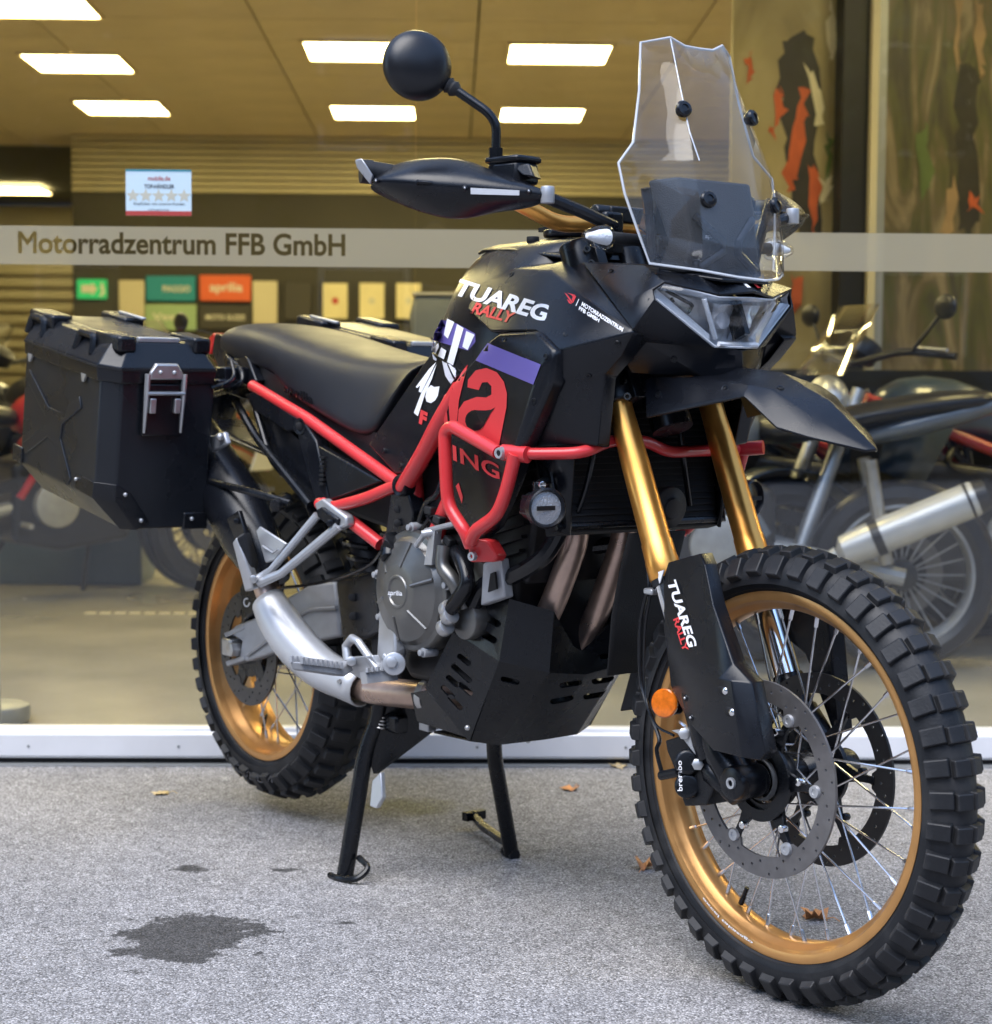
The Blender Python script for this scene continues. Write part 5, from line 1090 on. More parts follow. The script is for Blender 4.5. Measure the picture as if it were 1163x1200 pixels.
# radiator
RAD = part('radiator', box((1.135, 0, .825), (.035, .36, .26), Matrix.Rotation(R(-14), 3, 'Y')), 'dark_fin', bevel=.003)
for s in (-1, 1): g = loft([[V(1.12, -.185, .94), V(1.20, -.165, .95)], [V(1.14, -.19, .82), V(1.21, -.17, .82)], [V(1.16, -.18, .71), V(1.195, -.165, .70)]], cap=False, closed=False); part('radiator_shroud', g if s < 0 else mir(g), 'plastic', solid=.005)
part('mud_flap', prism([P(726, 834, .02), P(752, 828, .02), P(756, 700, .02), P(748, 690, .02), P(746, 760, .02)], (.0, .16, 0)), 'dark_fin', bevel=.003)
# bash plate
bp = [V(.92, -.145, .552), V(1.005, -.142, .578), V(.872, -.162, .508), V(.990, -.152, .470), V(.885, -.135, .314), V(.778, -.160, .396),
      V(1.048, -.080, .556), V(1.025, -.02, .49), V(1.036, -.080, .450), V(1.036, 0, .440), V(.92, 0, .308), V(.905, -.09, .306), V(1.025, 0, .478), V(.72, -.10, .30), V(.72, 0, .30)]
bf = [(0, 2, 3, 1), (1, 3, 8, 6), (6, 8, 9, 12, 7), (3, 4, 11, 8), (8, 11, 10, 9), (4, 13, 14, 10, 11)]
BASH = part('bash_plate', both((bp, bf)), 'black_metal', solid=.004, ang=25)
dg_ = bpy.context.evaluated_depsgraph_get(); dg_.update(); me_ = bpy.data.meshes.new_from_object(BASH.evaluated_get(dg_)); BASH.modifiers.clear(); BASH.data = me_
def slot(a, b, r, tree_y, nm='slot'):
    a, b = Vector(a), Vector(b); d = (b - a).normalized(); n_ = V(-d.y, d.x) * r
    t0 = math.atan2(d.y, d.x); return [(b.x + r * math.cos(t0 + R(t)), b.y + r * math.sin(t0 + R(t))) for t in range(-90, 91, 30)] + [(a.x + r * math.cos(t0 + R(t)), a.y + r * math.sin(t0 + R(t))) for t in range(90, 271, 30)]
def cut_slots(ob, slots, depth=.03):
    tree = bvh(ob); gs = []
    for a, b, r in slots:
        d = ray((a[0] + b[0]) / 2, (a[1] + b[1]) / 2).normalized(); h, nn, i_, t_ = tree.ray_cast(CAM, d)
        if h is None: continue
        if nn.dot(d) > 0: nn = -nn
        pts = []
        for q in slot(a, b, r, 0):
            e = ray(*q); pts.append(CAM + e * ((h - CAM).dot(nn) / e.dot(nn)))
        gs.append([loft([[p + nn * dp for p in pts], [p - nn * dp * .9 for p in pts]]) for dp in (.03, .013, .021, .009)])
    for alts in gs:
        for g in alts:
            n0 = len(ob.data.vertices); c = mk('cutter', g, None); md = ob.modifiers.new('cut', 'BOOLEAN'); md.object = c; md.operation = 'DIFFERENCE'; md.solver = 'EXACT'
            dg = bpy.context.evaluated_depsgraph_get(); dg.update(); me = bpy.data.meshes.new_from_object(ob.evaluated_get(dg)); ob.modifiers.clear(); bpy.data.objects.remove(c)
            if len(me.vertices) > n0: ob.data = me; break
    for p in ob.data.polygons: p.use_smooth = True
    ob.data.set_sharp_from_angle(angle=R(25)); md = ob.modifiers.new('bevel', 'BEVEL'); md.width = .0012; md.segments = 2; md.limit_method = 'ANGLE'; md.angle_limit = R(22)
SB = [((540, 769), (550, 777), 3.4), ((533, 781), (551, 797), 3.4), ((527, 794), (536, 802), 3.4), ((541, 802), (552, 812), 3.4), ((521, 806), (531, 816), 3.4), ((529, 817), (540, 829), 3.4)]
pc_ = [bp[i] for i in (2, 5, 4, 3)]; c0_ = sum(pc_, Vector()) / 4; nB = (pc_[2] - pc_[0]).cross(pc_[3] - pc_[1]).normalized(); uB = (pc_[0] - pc_[1]); uB = (uB - nB * uB.dot(nB)).normalized(); vB = nB.cross(uB)
to2 = lambda p: ((p - c0_).dot(uB), (p - c0_).dot(vB))
def hitB(q): e = ray(*q); return CAM + e * ((c0_ - CAM).dot(nB) / e.dot(nB))
g2 = flat([to2(c0_ + (p - c0_) * 1.006) for p in pc_], [[to2(hitB(q)) for q in slot(a, b, r, 0)] for a, b, r in SB], .004, 'XY')
g2 = ([c0_ + uB * p.x + vB * p.y + nB * p.z for p in g2[0]], g2[1])
for s in (-1, 1): mk('side_plate', g2 if s < 0 else mir(g2), 'black_metal', BASH, bevel=.001, seg=1, ang=25)
cut_slots(BASH, [((569, 724), (582, 731), 4.2), ((559, 739), (577, 750), 4.2), ((590, 797), (606, 800), 3.2), ((584, 819), (612, 825), 3.2), ((659, 803), (680, 800), 3.2), ((697, 799), (718, 796), 3.2), ((648, 822), (670, 818), 3.2), ((687, 817), (712, 813), 3.2), ((672, 772), (690, 771), 3.2), ((708, 770), (722, 768), 3.2)])
part('header_collector', tube(crv([V(.97, -.06, .50), V(.90, -.09, .43), V(.84, -.10, .39), V(.78, -.11, .375)]), .032, 18), 'pipe')
for q in ((619, 868, -.0), (548, 853, -.12), (640, 858, .05)): part('plate_bolt', ball(PX(q[0], q[1], .905), .005, 10, 6), 'steel')
# cables, hoses and small hardware between engine, frame and radiator
def hose(nm, pts, r, m_): part(nm, tube(crv(pts), r, 10), m_)
hose('wiring_loom', [P(498, 600, -.16), P(510, 612, -.175), P(528, 618, -.18), P(545, 610, -.17), P(556, 590, -.15)], .005, 'plastic_gloss')
hose('wiring_loom', [P(488, 628, -.17), P(505, 606, -.17), P(520, 596, -.165), P(536, 570, -.16)], .0038, 'plastic_gloss')
hose('clutch_cable', [P(541, 612, -.19), P(560, 600, -.185), P(600, 570, -.17), P(640, 500, -.14), P(680, 440, -.12), P(700, 330, -.10)], .004, 'plastic_gloss')
hose('coolant_hose', [V(1.14, -.13, .72), V(1.11, -.15, .66), V(1.03, -.155, .62), V(.96, -.16, .60), V(.93, -.165, .56)], .015, 'plastic_gloss')
hose('coolant_hose', [V(1.14, .10, .72), V(1.10, .08, .68), V(1.02, .02, .66), V(.98, -.04, .66)], .014, 'plastic_gloss')
hose('wiring_loom', [V(1.19, -.10, .92), V(1.20, -.12, .84), V(1.185, -.13, .76), V(1.15, -.135, .70)], .005, 'plastic_gloss')
hose('wiring_loom', [V(1.20, .06, .90), V(1.205, .07, .82), V(1.19, .10, .74)], .005, 'plastic_gloss')
hose('rear_brake_line', [P(289, 690, -.118), P(320, 690, -.135), P(380, 682, -.125), P(430, 664, -.145), P(448, 645, -.16)], .0035, 'plastic_gloss')
hose('fuel_hose', [P(520, 560, -.17), P(512, 580, -.18), P(500, 590, -.175), P(492, 612, -.165)], .006, 'plastic_gloss')
for q in ((505, 598), (515, 609), (534, 603), (527, 634)): part('cable_joint', box(P(*q, -.178), (.02, .016, .014), Matrix.Rotation(R(q[0] % 50), 3, 'Y')), 'engine', bevel=.002)
part('horn', merge(rcyl(V(1.20, .035, .74), V(1.215, .035, .738), .036, 28), rcyl(V(1.215, .035, .738), V(1.222, .035, .737), .018, 20)), 'engine')
for k in range(9):
    z = .645 + k * .024; part('cylinder_rib', box((.955 + (z - .64) * .28, -.128, z), (.13, .012, .006), Matrix.Rotation(R(-14), 3, 'Y')), 'engine')
RF = [V(1.176, y_, z_) for y_, z_ in ((-.182, .705), (.182, .705), (.182, .945), (-.182, .945))]
tl = Matrix.Rotation(R(-14), 4, 'Y'); c0 = V(1.135, 0, .825)
mk('radiator_frame', tube([c0 + tl @ (p - V(1.155, 0, .825)) for p in RF], .007, 8, closed=True), 'black_metal', RAD)
for k in range(22):
    z_ = .712 + k * .0108; mk('radiator_fin', xf(box((1.1745 - 1.155, 0, z_ - .825), (.004, .34, .0035)), Matrix.Translation(c0) @ tl), 'dark_fin', RAD)
for s in (-1, 1): g = (slab([V(.718, -.152, .378), V(.78, -.158, .392), V(.878, -.137, .318), V(.715, -.135, .322)], [(0, 1, 2, 3)], (0, .02, -.004))); part('bash_wing', g if s < 0 else mir(g), 'black_metal', bevel=.002)
# red crash bars
c1 = [P(552, 640, -.235), P(546, 624, -.246), P(525, 592, -.252), P(523, 560, -.254), P(521, 506, -.254), P(530, 499, -.254), P(584, 530, -.254)]
c2 = [P(552, 634, -.240), P(557, 622, -.246), P(583, 604, -.250), P(594, 575, -.252), P(604, 532, -.252)]
c3 = [P(584, 530, -.252), P(617, 532, -.238), P(685, 531, -.178), PX(714, 516, 1.232), PX(757, 516, 1.222), PX(782, 530, 1.216), PX(826, 528, 1.205), V(1.165, .238, .832), V(1.118, .252, .832)]
tubes('crash_bar', c1, .0112, 'red', .035); tubes('crash_bar', c2, .0112, 'red', .035)
tubes('crash_bar', c3, .0098, 'red', .03, left=False)
part('crash_bar_sleeve', merge(tube([P(590, 530, -.252), P(619, 533, -.239)], .0135, 16)), 'red')
part('crash_bar_sleeve', merge(tube([V(1.16, .235, .832), V(1.20, .262, .836)], .0125, 16)), 'red')
for q in ((585, 531, -.266),): part('crash_bar_cap', lathe([(0, .004), (.002, .005), (.002, .0085), (-.014, .0125)], P(*q), (.2, -1, 0), 20), 'silver'); part('crash_bar_cap', rcyl(P(*q) + V(0, -.0015, 0), P(*q) + V(0, .003, 0), .005, 12), 'black_hole')
FT = part('crash_bar_foot', merge(prism([P(548, 640, -.235), P(556, 632, -.235), P(572, 633, -.218), P(583, 652, -.205), P(579, 659, -.205), P(550, 659, -.228)], (-.01, .03, 0))), 'red', bevel=.004)
mk('foot_bolt', lathe([(0, .003), (.002, .004), (.002, .0075), (-.006, .0075)], P(553, 652, -.236), (.2, -1, 0), 16), 'silver', FT)
# fog lamps
mat('lamp_face', (.40, .41, .43), .2, metal=.4, bump=.9, bscale=350)
for s in (-1, 1):
    c_ = P(641, 595.5, -.232); d = V(.96, -.22, 0)
    if s > 0: c_ = P(882, 584, .225); d = V(.96, .22, 0)
    FL = part('fog_lamp', lathe([(-.055, 0), (-.055, .019), (-.050, .024), (-.018, .0265), (-.014, .0315), (.003, .0325), (.005, .0295), (.001, .027), (-.002, .026)], c_, d, 32), 'plastic')
    mk('lamp_lens', lathe([(-.002, .0265), (.000, .016), (.001, 0)], c_, d, 28), 'lamp_face' if s < 0 else 'plastic_gloss', FL)
    mk('lamp_bar', box(c_ + d * .002, (.003, .040, .007)), 'black_hole', FL)
    for k in range(6):
        a = R(60 * k + 20); s_, b_ = frame(d); q = c_ + (s_ * math.cos(a) + b_ * math.sin(a)) * .0245
        mk('cooling_fin', tube([q - d * .048, q - d * .018], .0035, 6), 'black_metal', FL)
    mk('lamp_bracket', merge(rcyl(c_ - d * .03 + V(0, 0, .022), c_ - d * .03 + V(0, 0, .040), .010, 12), tube([c_ - d * .03 + V(0, 0, .036), c_ - d * .06 + V(0, -s * .03, .042)], .007, 8)), 'black_metal', FL)
    mk('bracket_bolt', rcyl(c_ - d * .015 + V(0, 0, .036), c_ - d * .045 + V(0, 0, .036), .006, 8), 'chrome', FL)

# ---------------------------------------------------------------- rear end: swingarm, exhaust, pegs, stand
sw = lambda px, py, y: P(px, py, y)
so_ = [P(264, 742, -.116), P(276, 733, -.116), P(318, 716, -.112), P(336, 700, -.105), P(365, 684, -.095), P(392, 682, -.085), P(398, 746, -.085), P(366, 752, -.095), P(330, 762, -.108), P(288, 776, -.116), P(280, 770, -.116), P(283, 752, -.116), P(277, 748, -.116)]
g = prism(so_, (0, .035, 0)); SWG = part('swingarm', g, 'cast', bevel=.006, seg=3)
part('swingarm', mir(g), 'cast', bevel=.006, seg=3)
mk('swingarm_rib', tube(crv([P(290, 768, -.118), P(330, 738, -.112), P(360, 716, -.100), P(394, 712, -.088)]), .004, 6), 'cast', SWG)
mk('swingarm_bridge', box((.40, 0, .49), (.12, .16, .07)), 'cast', SWG, bevel=.01)
AD = part('axle_adjuster', box(P(272, 758, -.112), (.040, .03, .036)), 'steel', bevel=.003)
mk('axle_nut', merge(rcyl(V(.0, -.135, .372), V(.0, -.11, .372), .016, 6, .1)), 'steel', AD)
mk('adjuster_lug', prism([P(262, 742, -.118), P(284, 733, -.118), P(286, 737, -.118), P(264, 748, -.118)], (0, .03, 0)), 'cast', AD, bevel=.002)
mk('adjuster_lug', prism([P(264, 775, -.118), P(286, 768, -.118), P(286, 774, -.118), P(266, 781, -.118)], (0, .03, 0)), 'cast', AD, bevel=.002)
RC = part('rear_caliper', prism([P(280, 690, -.112), P(288, 668, -.112), P(300, 660, -.112), P(312, 672, -.112), P(306, 712, -.112), P(284, 730, -.112)], (0, .05, 0)), 'black_metal', bevel=.006)
BV = bvh(RC); decal('caliper_emblem', pxpoly([(289.5 + a_ * math.cos(t), 706 + b_ * math.sin(t)) for a_, b_, t in [(4, 5.5, R(k * 30)) for k in range(11)] + [(2.6, 3.9, R(300 - k * 30)) for k in range(11)]]), 'white', RC, BV, -.112, off=.0008)
part('swingarm_guard', loft([[P(x, y, y2) for x, y, y2 in ((393, 680, -.10), (440, 668, -.13), (446, 740, -.13), (402, 762, -.105))], [P(x, y, y2) + V(0, .08, 0) for x, y, y2 in ((393, 680, -.10), (440, 668, -.13), (446, 740, -.13), (402, 762, -.105))]]), 'plastic', bevel=.008, seg=3)
for q in ((413, 700), (414, 722)): part('guard_screw', rcyl(P(*q, -.119), P(*q, -.11), .008, 14), 'black_hole')
# exhaust
part('exhaust_pipe', tube(crv([V(.84, -.10, .36), V(.76, -.118, .372), V(.66, -.125, .366), V(.545, -.138, .362), V(.44, -.155, .385), V(.36, -.168, .425), V(.30, -.176, .470), V(.262, -.18, .505), V(.236, -.183, .545), V(.212, -.185, .585)]), .0265, 22), 'pipe')
part('pipe_collar', lathe([(-.008, .027), (-.008, .032), (.008, .032), (.008, .027)], V(.735, -.12, .372), (1, .1, 0), 28), 'steel')
hs = [P(309, 732, -.19), P(345, 733, -.19), P(372, 754, -.182), P(413, 788, -.160), P(405, 813, -.158), P(362, 795, -.172), P(330, 776, -.182), P(313, 752, -.188)]
hc = [V(.262, -.185, .505), V(.30, -.183, .470), V(.36, -.176, .425), V(.44, -.163, .385), V(.545, -.142, .362)]
hr = []
for i, p in enumerate(crv(hc, 4)):
    q = crv(hc, 4); t = (q[min(i + 1, len(q) - 1)] - q[max(i - 1, 0)]).normalized(); up = V(0, -1, 0); sd_ = t.cross(up).normalized(); up = sd_.cross(t)
    hr.append([p + (up * math.cos(R(a)) + sd_ * math.sin(R(a))) * (.036 + .008 * math.sin(math.pi * min(1, i / 14))) for a in range(-110, 111, 20)])
HS = part('heat_shield', loft(hr, cap=False, closed=False), 'shield', solid=.003, ang=50)
mk('shield_bolt', lathe([(0, 0), (.001, .006), (.001, .009), (-.004, .0105)], P(334, 749, -.212), (.35, -.9, .2), 16), 'steel', HS)
mk('shield_bolt', lathe([(0, 0), (.001, .004), (-.004, .005)], P(397, 799, -.187), (.35, -.9, -.1), 16), 'steel', HS)
MU = part('muffler', loft([[V(cx + wx * math.cos(R(a)) * .9, cy + wy * math.sin(R(a)), cz + wx * math.cos(R(a)) * .45) for a in range(0, 360, 20)] for cx, cy, cz, wx, wy in ((.272, -.185, .545, .036, .036), (.262, -.187, .56, .044, .046), (.205, -.192, .62, .070, .056), (.125, -.195, .70, .074, .060), (.00, -.20, .80, .070, .058), (-.06, -.20, .85, .062, .052), (-.07, -.20, .856, .03, .03))]), 'plastic', ang=50)
mk('muffler_plate', prism([P(265, 608, -.258), P(279, 598, -.258), P(292, 640, -.250), P(281, 648, -.250)], (0, .01, 0)), 'plastic_gloss', MU, bevel=.002)
mk('muffler_bolt', rcyl(P(277, 611, -.262), P(277, 611, -.25), .006, 12), 'black_metal', MU)
mk('muffler_tip', tube([P(246, 522, -.20), P(262, 556, -.20)], .030, 20), 'silver', MU)
mk('muffler_strap', prism([P(244, 512, -.232), P(262, 506, -.232), P(266, 520, -.232), P(248, 530, -.232)], (0, .012, 0)), 'silver', MU, bevel=.003)
mk('strap_bolt', ball(P(258, 512, -.238), .009, 14, 8), 'steel', MU)
# passenger footrest bracket
pa, pb, pc = P(377, 592, -.200), P(401, 612, -.202), P(297, 680, -.268)
PB = part('passenger_peg_bracket', merge(tube([P(372, 604, -.205), P(318, 668, -.240), P(300, 681, -.262)], [.0085, .0075, .010], 10), tube([P(398, 616, -.205), P(330, 672, -.240), P(304, 683, -.262)], [.0095, .0085, .010], 10)), 'silver')
mk('bracket_head', prism([P(368, 590, -.205), P(377, 584, -.205), P(405, 605, -.205), P(406, 616, -.205), P(394, 622, -.205), P(372, 602, -.205)], (0, .02, 0)), 'silver', PB, bevel=.004)
mk('bracket_pad', prism([P(370, 598, -.212), P(376, 594, -.212), P(396, 608, -.212), P(394, 617, -.212), P(386, 618, -.212), P(372, 606, -.212)], (0, .01, 0)), 'plastic', PB, bevel=.003)
mk('bracket_bolt', rcyl(P(387, 613, -.219), P(387, 613, -.205), .007, 12), 'black_metal', PB)
mk('heel_plate', prism([P(300, 622, -.245), P(304, 617, -.245), P(335, 637, -.235), P(322, 656, -.240), P(311, 660, -.245)], (0, .006, 0)), 'silver', PB, bevel=.002)
mk('heel_plate_rib', tube([P(308, 640, -.248), P(320, 648, -.245), P(326, 644, -.243)], .0022, 6), 'cast', PB)
PP = part('passenger_peg', merge(prism([P(272, 636, -.292), P(277, 629, -.292), P(294, 674, -.272), P(297, 690, -.266), P(287, 694, -.270)], (-.012, .022, 0))), 'silver', bevel=.004)
mk('peg_rubber', prism([P(276, 630, -.294), P(286, 624, -.28), P(296, 662, -.262), P(293, 674, -.270)], (-.012, .022, 0)), 'rubber', PP, bevel=.004)
mk('peg_pin', rcyl(P(297, 679, -.280), P(299, 677, -.25), .008, 14), 'steel', PP)
# rider footrest
part('peg_mount', merge(prism([P(445, 672, -.172), P(452, 664, -.172), P(462, 690, -.19), P(463, 765, -.205), P(455, 785, -.21), P(440, 785, -.21), P(443, 735, -.195)], (0, .025, 0))), 'silver', bevel=.005)
part('footrest_bracket', merge(tube([P(446, 789, -.215), P(420, 752, -.225), P(413, 748, -.225), P(406, 757, -.225), P(408, 776, -.23)], [.008, .008, .009, .009, .009], 10), prism([P(410, 770, -.235), P(436, 768, -.225), P(446, 790, -.215), P(430, 800, -.22), P(408, 788, -.235)], (0, .015, 0))), 'silver', bevel=.003)
PG = part('footrest', prism([P(353, 776, -.375), P(402, 781, -.262), P(410, 774, -.240), P(415, 786, -.240), P(404, 793, -.262), P(356, 786, -.370)], (-.030, -.006, -.002)), 'cast', bevel=.003)
for k in range(9):
    for o in (0, 1):
        q = P(355 + k * 5.6, 775 + k * .7, -.372 + k * .0125) + V(-.028 * o, -.006 * o, .0); mk('peg_tooth', lathe([(-.004, .006), (.007, .004), (.008, 0)], q, (0, 0, 1), 6), 'cast', PG)
mk('peg_pivot', rcyl(P(412, 775, -.255), P(412, 775, -.225), .009, 14), 'steel', PG)
BP_ = part('brake_pedal', merge(prism([P(429, 787, -.262), P(463, 783, -.20), P(467, 797, -.20), P(431, 801, -.262)], (-.02, 0, -.004)), tube(crv([P(452, 770, -.20), P(462, 775, -.195), P(470, 765, -.18), P(463, 750, -.16)]), .010, 10)), 'silver', bevel=.002)
for k in range(6):
    q = P(431 + k * 6, 786 - k * .7, -.26 + k * .011); mk('pedal_tooth', lathe([(-.003, .005), (.005, .0035), (.006, 0)], q, (0, 0, 1), 6), 'silver', BP_)
part('pedal_pivot', merge(rcyl(P(462, 778, -.215), P(462, 778, -.16), .021, 24), rcyl(P(459, 776, -.222), P(459, 776, -.20), .011, 6)), 'silver')
# centre stand
fr_, fl_ = V(.548, -.185, .0), V(.592, .178, .0)
pr_, pl_ = V(.565, -.115, .335), V(.60, .10, .335)
CS = part('centre_stand', merge(tube(fil([V(.575, -.125, .36), V(.560, -.128, .300), V(.552, -.140, .255), fr_ + V(0, 0, .008)], .03), [.017, .0165, .016, .016, .0165, .017, .0175, .017, .0165, .016, .016, .0155, .0155, .015][:14], 14)), 'black_metal') if False else None
def leg(pts, r): return tube(fil(pts, .04), r, 14)
CS = part('centre_stand', leg([V(.580, -.120, .37), V(.566, -.124, .300), V(.553, -.142, .245), V(.545, -.183, .006)], .0165), 'black_metal')
part('centre_stand', leg([V(.66, .08, .37), V(.645, .095, .25), V(.628, .110, .21), V(.598, .176, .006)], .0155), 'black_metal')
mk('stand_foot', tube(fil([V(.525, -.205, .006), V(.560, -.205, .006), V(.600, -.19, .010), V(.605, -.165, .03), V(.565, -.165, .042)], .02), .006, 8), 'black_metal', CS)
mk('stand_foot', tube([V(.575, .178, .007), V(.615, .172, .007)], .012, 8), 'black_metal', CS)
mk('stand_pedal', merge(tube([V(.590, .182, .020), V(.44, .225, .022), V(.375, .245, .030)], .010, 10), box((.372, .247, .032), (.018, .05, .018))), 'black_metal', CS)
mk('stand_brace', box((.60, -.01, .300), (.05, .22, .035)), 'black_metal', CS, bevel=.006)
mk('stand_gusset', prism([V(.575, -.125, .335), V(.66, -.09, .335), V(.70, -.04, .325), V(.62, -.05, .275), V(.570, -.135, .20), V(.553, -.140, .24)], (0, .012, 0)), 'black_metal', CS)
mk('stand_tang', prism([P(436, 915, -.155), P(446, 905, -.15), P(448, 935, -.155), P(441, 948, -.16), P(433, 945, -.165)], (0, .01, 0)), 'silver', CS, bevel=.002)
for dx in (0, .022):
    sp = [V(.553 + dx, -.115, .335).lerp(V(.556 + dx, -.125, .285), t / 60) + Vector((math.cos(t * .8), math.sin(t * .8), 0)) * .0085 for t in range(61)]
    mk('stand_spring', tube(sp, .0017, 6), 'steel', CS)
part('side_stand_bracket', box((.70, -.10, .325), (.03, .02, .05)), 'silver', bevel=.002)
part('lower_frame', merge(box((.66, 0, .345), (.18, .18, .05)), box((.55, 0, .42), (.10, .2, .12))), 'engine', bevel=.01)
part('chain_side', merge(box((.30, .11, .44), (.62, .014, .022), Matrix.Rotation(R(6), 3, 'Y')), box((.30, .11, .345), (.62, .014, .022), Matrix.Rotation(R(-6), 3, 'Y'))), 'engine')

# ================================================================ panniers
def pannier(label, M, flip):
    root = empty('pannier', M=M); tag(root, label, 'pannier', 'cases on the pannier rack')
    def pk(n_, g, m_, parent=root, **k): return mk(n_, mir(g) if flip else g, m_, parent, **k)
    L, D = .435, .235
    def sec(x, i=0.0, zt=0.0): return [V(x, 0 + i, zt), V(x, D - i, zt), V(x, D - i, -.300), V(x, .055, -.300), V(x, 0 + i, -.240)]
    # corners chamfered front and back
    rings = [[V(p.x, .030 if p.y < .03 else p.y, p.z) if k in (0, 4) else (V(p.x, .075, p.z) if k == 3 else p) for k, p in enumerate(sec(x))] for x in (-L,)] 
    rings += [sec(-L + .03), sec(-.03)] + [[V(p.x, .030 if p.y < .03 else p.y, p.z) if k in (0, 4) else (V(p.x, .075, p.z) if k == 3 else p) for k, p in enumerate(sec(0))]]
    B_ = pk('case_body', loft(rings), 'pannier_alu', bevel=.005, seg=3)
    # embossed X on the outer face
    cx_, cz_ = -.238, -.128; xo = []
    for ex, ez, wd in ((-.115, -.060, .013), (-.385, -.045, .013), (-.385, -.205, .013), (-.150, -.232, .013)):
        d_ = Vector((ex - cx_, ez - cz_)).normalized(); n_ = Vector((-d_.y, d_.x)) * wd; e_ = Vector((ex, ez)); h_ = Vector((cx_, cz_)) + d_ * .042
        xo += [h_ - n_, e_ - n_, e_ + n_, h_ + n_]
    pk('pressed_panel', prism([V(p.x, .001, p.y) for p in xo], (0, -.0042, 0)), 'pannier_alu', B_, bevel=.0035, seg=3)
    # lid
    o, i_ = .006, .028
    def lr(z, k, cf=.035): 
        return [V(-L - k, .030 - k, z), V(-L + cf, -k, z), V(-cf, -k, z), V(k, .032 - k, z), V(k, D - .01 + k, z), V(-.03, D + k, z), V(-L + .03, D + k, z), V(-L - k, D - .01 + k, z)]
    LD = pk('lid', loft([lr(-.004, .005), lr(.022, .007), lr(.028, .007), lr(.074, -.022), lr(.078, -.03)]), 'pannier', bevel=.003, seg=2, ang=30)
    pk('lid_seam', loft([lr(.022, .0085), lr(.026, .0085)]), 'black_hole', LD)
    pk('lid_top', loft([lr(.077, -.045), lr(.081, -.05)]), 'pannier_alu', LD, bevel=.002)
    for x0, x1, y0, y1 in ((-L + .02, -L + .10, .0, .03), (-.17, -.09, .0, .03), (-L + .02, -L + .10, D - .05, D - .01), (-.13, -.05, D - .05, D - .01)):
        q = [V(x0, y0 + .004, .030), V(x1, y0 + .004, .030), V(x1, y1 + .01, .080), V(x0, y1 + .01, .080)]
        c_ = ((x0 + x1) / 2, (y0 + y1) / 2 + .012)
        g = merge(tube(fil([V(x0, y0 + .006, .040), V(x0 + .008, y0 + .012, .076), V(x1 - .008, y0 + .012, .076), V(x1, y0 + .006, .040)], .01), .0085, 8))
        pk('strap_loop', g, 'pannier', LD)
    for y0 in (.012, D - .06):
        pk('lid_block', loft([[V(x, y, z) for x, y in ((-L + .005, y0), (-L + .13, y0), (-L + .12, y0 + .05), (-L + .005, y0 + .05))] for z in (.06, .090)]), 'pannier', LD, bevel=.006)
        pk('lid_block', loft([[V(x, y, z) for x, y in ((-.10, y0), (-.008, y0 + .012), (-.008, y0 + .05), (-.11, y0 + .05))] for z in (.055, .088)]), 'pannier', LD, bevel=.006)
    pk('lid_bar', box((-.03, D * .5, .080), (.012, .09, .010)), 'silver', LD, bevel=.002)
    pk('lid_bar', box((-L + .10, D - .03, .092), (.12, .010, .006)), 'silver', LD, bevel=.002)
    # latch on the front face
    y0 = .072; LT = pk('latch', merge(box((.007, y0 + .045, -.055), (.012, .086, .105))), 'plastic_gloss', root, bevel=.003)
    pk('latch_clasp', merge(loft([[V(.012, y, z) for y, z in ((y0 + .008, .020), (y0 + .02, .040), (y0 + .07, .040), (y0 + .082, .020), (y0 + .082, .006), (y0 + .008, .006))], [V(.020, y, z) for y, z in ((y0 + .010, .020), (y0 + .022, .037), (y0 + .068, .037), (y0 + .080, .020), (y0 + .080, .008), (y0 + .010, .008))]])), 'steel', LT, bevel=.002)
    for yy in (y0 + .005, y0 + .085): pk('latch_arm', tube([V(.016, yy, .018), V(.017, yy, -.03), V(.015, yy, -.10)], [.006, .0055, .0025], 8), 'steel', LT)
    pk('latch_bar', tube([V(.020, y0 + .004, -.020), V(.020, y0 + .086, -.020)], .004, 8), 'steel', LT)
    for yy in (y0 + .018, y0 + .072): pk('latch_claw', box((.018, yy, -.045), (.010, .014, .03)), 'steel', LT, bevel=.002)
    for yy in (y0 + .03, y0 + .06): pk('latch_rivet', ball((.021, yy, .022), .0045, 10, 6), 'silver', LT)
    # corner guards
    cg = [V(-.115, -.002, -.212), V(-.115, -.002, -.240), V(-.028, -.003, -.240), V(-.028, -.003, -.205), V(.002, .030, -.205), V(.002, .030, -.243), V(.003, .074, -.300), V(.003, .098, -.285), V(.003, .055, -.225), V(-.05, .055, -.303), V(-.03, .056, -.302)]
    CG = pk('corner_guard', merge(slab([V(-.115, -.003, -.206), V(-.030, -.003, -.206), V(-.030, -.003, -.240), V(-.115, -.003, -.236), V(.003, .030, -.206), V(.003, .030, -.240), V(.003, .062, -.226), V(.003, .105, -.285), V(.003, .078, -.300), V(-.022, .056, -.303)],
         [(0, 1, 2, 3), (1, 4, 5, 2), (4, 6, 7, 8, 5), (2, 5, 8, 9)], (-.001, .0045, 0))), 'pannier', root, bevel=.002)
    for q in ((.006, .050, -.226), (.006, .088, -.280)): pk('guard_rivet', ball(q, .0045, 10, 6), 'silver', CG)
    pk('guard_rivet', ball((-.108, -.005, -.216), .004, 10, 6), 'silver', CG)
    CG = pk('corner_guard', merge(box((.002, D - .025, -.285), (.008, .055, .035)), box((-.02, D + .001, -.285), (.04, .006, .035))), 'pannier', root, bevel=.003)
    pk('guard_rivet', ball((.008, D - .035, -.280), .0045, 10, 6), 'silver', CG)
    CG = pk('corner_guard', merge(box((-L + .02, -.002, -.222), (.05, .006, .036)), box((-L - .002, .045, -.222), (.006, .04, .036))), 'pannier', root, bevel=.003)
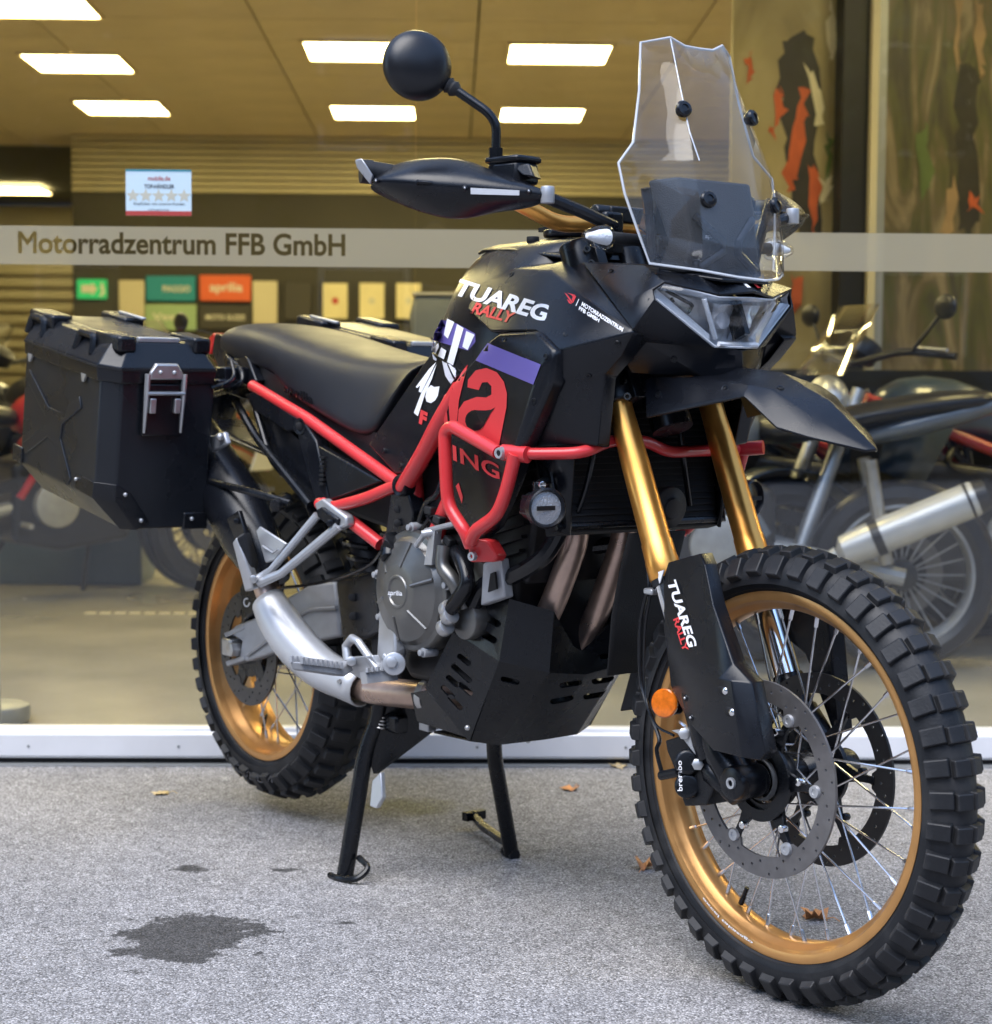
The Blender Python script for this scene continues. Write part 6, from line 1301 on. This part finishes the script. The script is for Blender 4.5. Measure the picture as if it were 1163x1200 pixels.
    for x in (-.37, -.10): pk('seam_clip', merge(prism([V(x - .012, -.002, .0), V(x + .012, -.002, .0), V(x + .004, -.003, -.016), V(x - .004, -.003, -.016)], (0, -.004, 0))), 'steel', root)
    pk('side_strap', tube(fil([V(.005, D - .01, -.01), V(.012, D + .02, .0), V(.0, D + .045, .012), V(-.03, D + .05, .04)], .02), .004, 8), 'black_metal', root)
    return root
tilt = Matrix.Rotation(R(9), 4, 'Y')
PAN = pannier('large black pannier case with silver latch beside the gold rear rim', Matrix.Translation((.150, -.482, .944)) @ tilt, False)
PAN2 = pannier('black pannier case mostly hidden behind the motorcycle seat', Matrix.Translation((.125, .425, .950)) @ tilt, True)

# ================================================================ leaves
mat('leaf', (.55, .25, .10), .7, var=.35, scale=60, bump=.3, bscale=120); mat('leaf_pale', (.55, .42, .22), .7, var=.3, scale=60)
def leaf(px, py, size, rot, curl, mm, label, z=0.0):
    o_ = [(0, -.5), (.08, -.42), (.30, -.40), (.24, -.26), (.48, -.12), (.34, -.02), (.52, .20), (.28, .20), (.22, .34), (.10, .30), (0, .55), (-.10, .30), (-.24, .36), (-.28, .20), (-.50, .16), (-.34, -.04), (-.46, -.16), (-.24, -.26), (-.28, -.40), (-.08, -.42)]
    v = [V(0, 0, 0)] + [V(x, y, 0) for x, y in o_]; f = [(0, i + 1, (i + 1) % len(o_) + 1) for i in range(len(o_))]
    out = []
    for p in v:
        r2 = p.x * p.x + p.y * p.y; zz = curl * (r2 * .6 + .35 * abs(p.x) + .22 * math.sin(9 * p.x + 4 * p.y)) + .02; out.append(V(p.x, p.y, zz) * size)
    z0 = min(q.z for q in out); out = [V(q.x, q.y, q.z - z0 + .001) for q in out]
    p = GZ(px, py, z); o = mk('fallen_leaf', (out, f), mm, solid=.0006, ang=60); o.location = (p.x, p.y, z); o.rotation_euler = (0, 0, R(rot))
    st = mk('stalk', tube([V(0, -.45 * size, .004), V(.05 * size, -.7 * size, .008), V(.02 * size, -.95 * size, .003)], .0009, 5), mm, o)
    tag(o, label, 'leaf', 'dry leaves on the asphalt'); return o
leaf(757, 1018, .045, 30, .9, 'leaf', 'curled brown leaf on the asphalt beside the front tyre')
leaf(955, 1077, .050, 110, .8, 'leaf', 'brown leaf on the asphalt seen through the front spokes')
leaf(668, 926, .046, 200, .35, 'leaf', 'flat brown leaf on the asphalt between stand and front tyre')
leaf(725, 899, .050, 60, .30, 'leaf_pale', 'pale dry leaf lying against the window sill')
leaf(188, 931, .042, 140, .25, 'leaf_pale', 'small pale leaf on the asphalt behind the rear tyre')

# grit gathered along the sill and scattered over the asphalt
v, f = [], []
def stone(p, r):
    n0 = len(v)
    for dx, dy, dz in ((1, 0, .3), (0, 1, .35), (-1, 0, .3), (0, -1, .25), (0, 0, 1)): v.append(p + V(dx * r * random.uniform(.7, 1.2), dy * r * random.uniform(.7, 1.2), dz * r))
    f.extend([(n0, n0 + 1, n0 + 4), (n0 + 1, n0 + 2, n0 + 4), (n0 + 2, n0 + 3, n0 + 4), (n0 + 3, n0, n0 + 4)])
for k in range(900): stone(SHOP @ V(random.uniform(-1.5, 4.0), -.022 - abs(random.gauss(0, .03)), .0), random.uniform(.0012, .004))
for k in range(500): stone(V(random.uniform(-.8, 2.2), random.uniform(-1.5, 1.2), 0), random.uniform(.001, .0028))
mat('grit', (.22, .20, .18), .9, var=.5, scale=90)
o = mk('grit', (v, f), 'grit', weld=False); tag(o, 'fine grit scattered over the asphalt and along the sill', 'grit', kind='stuff')
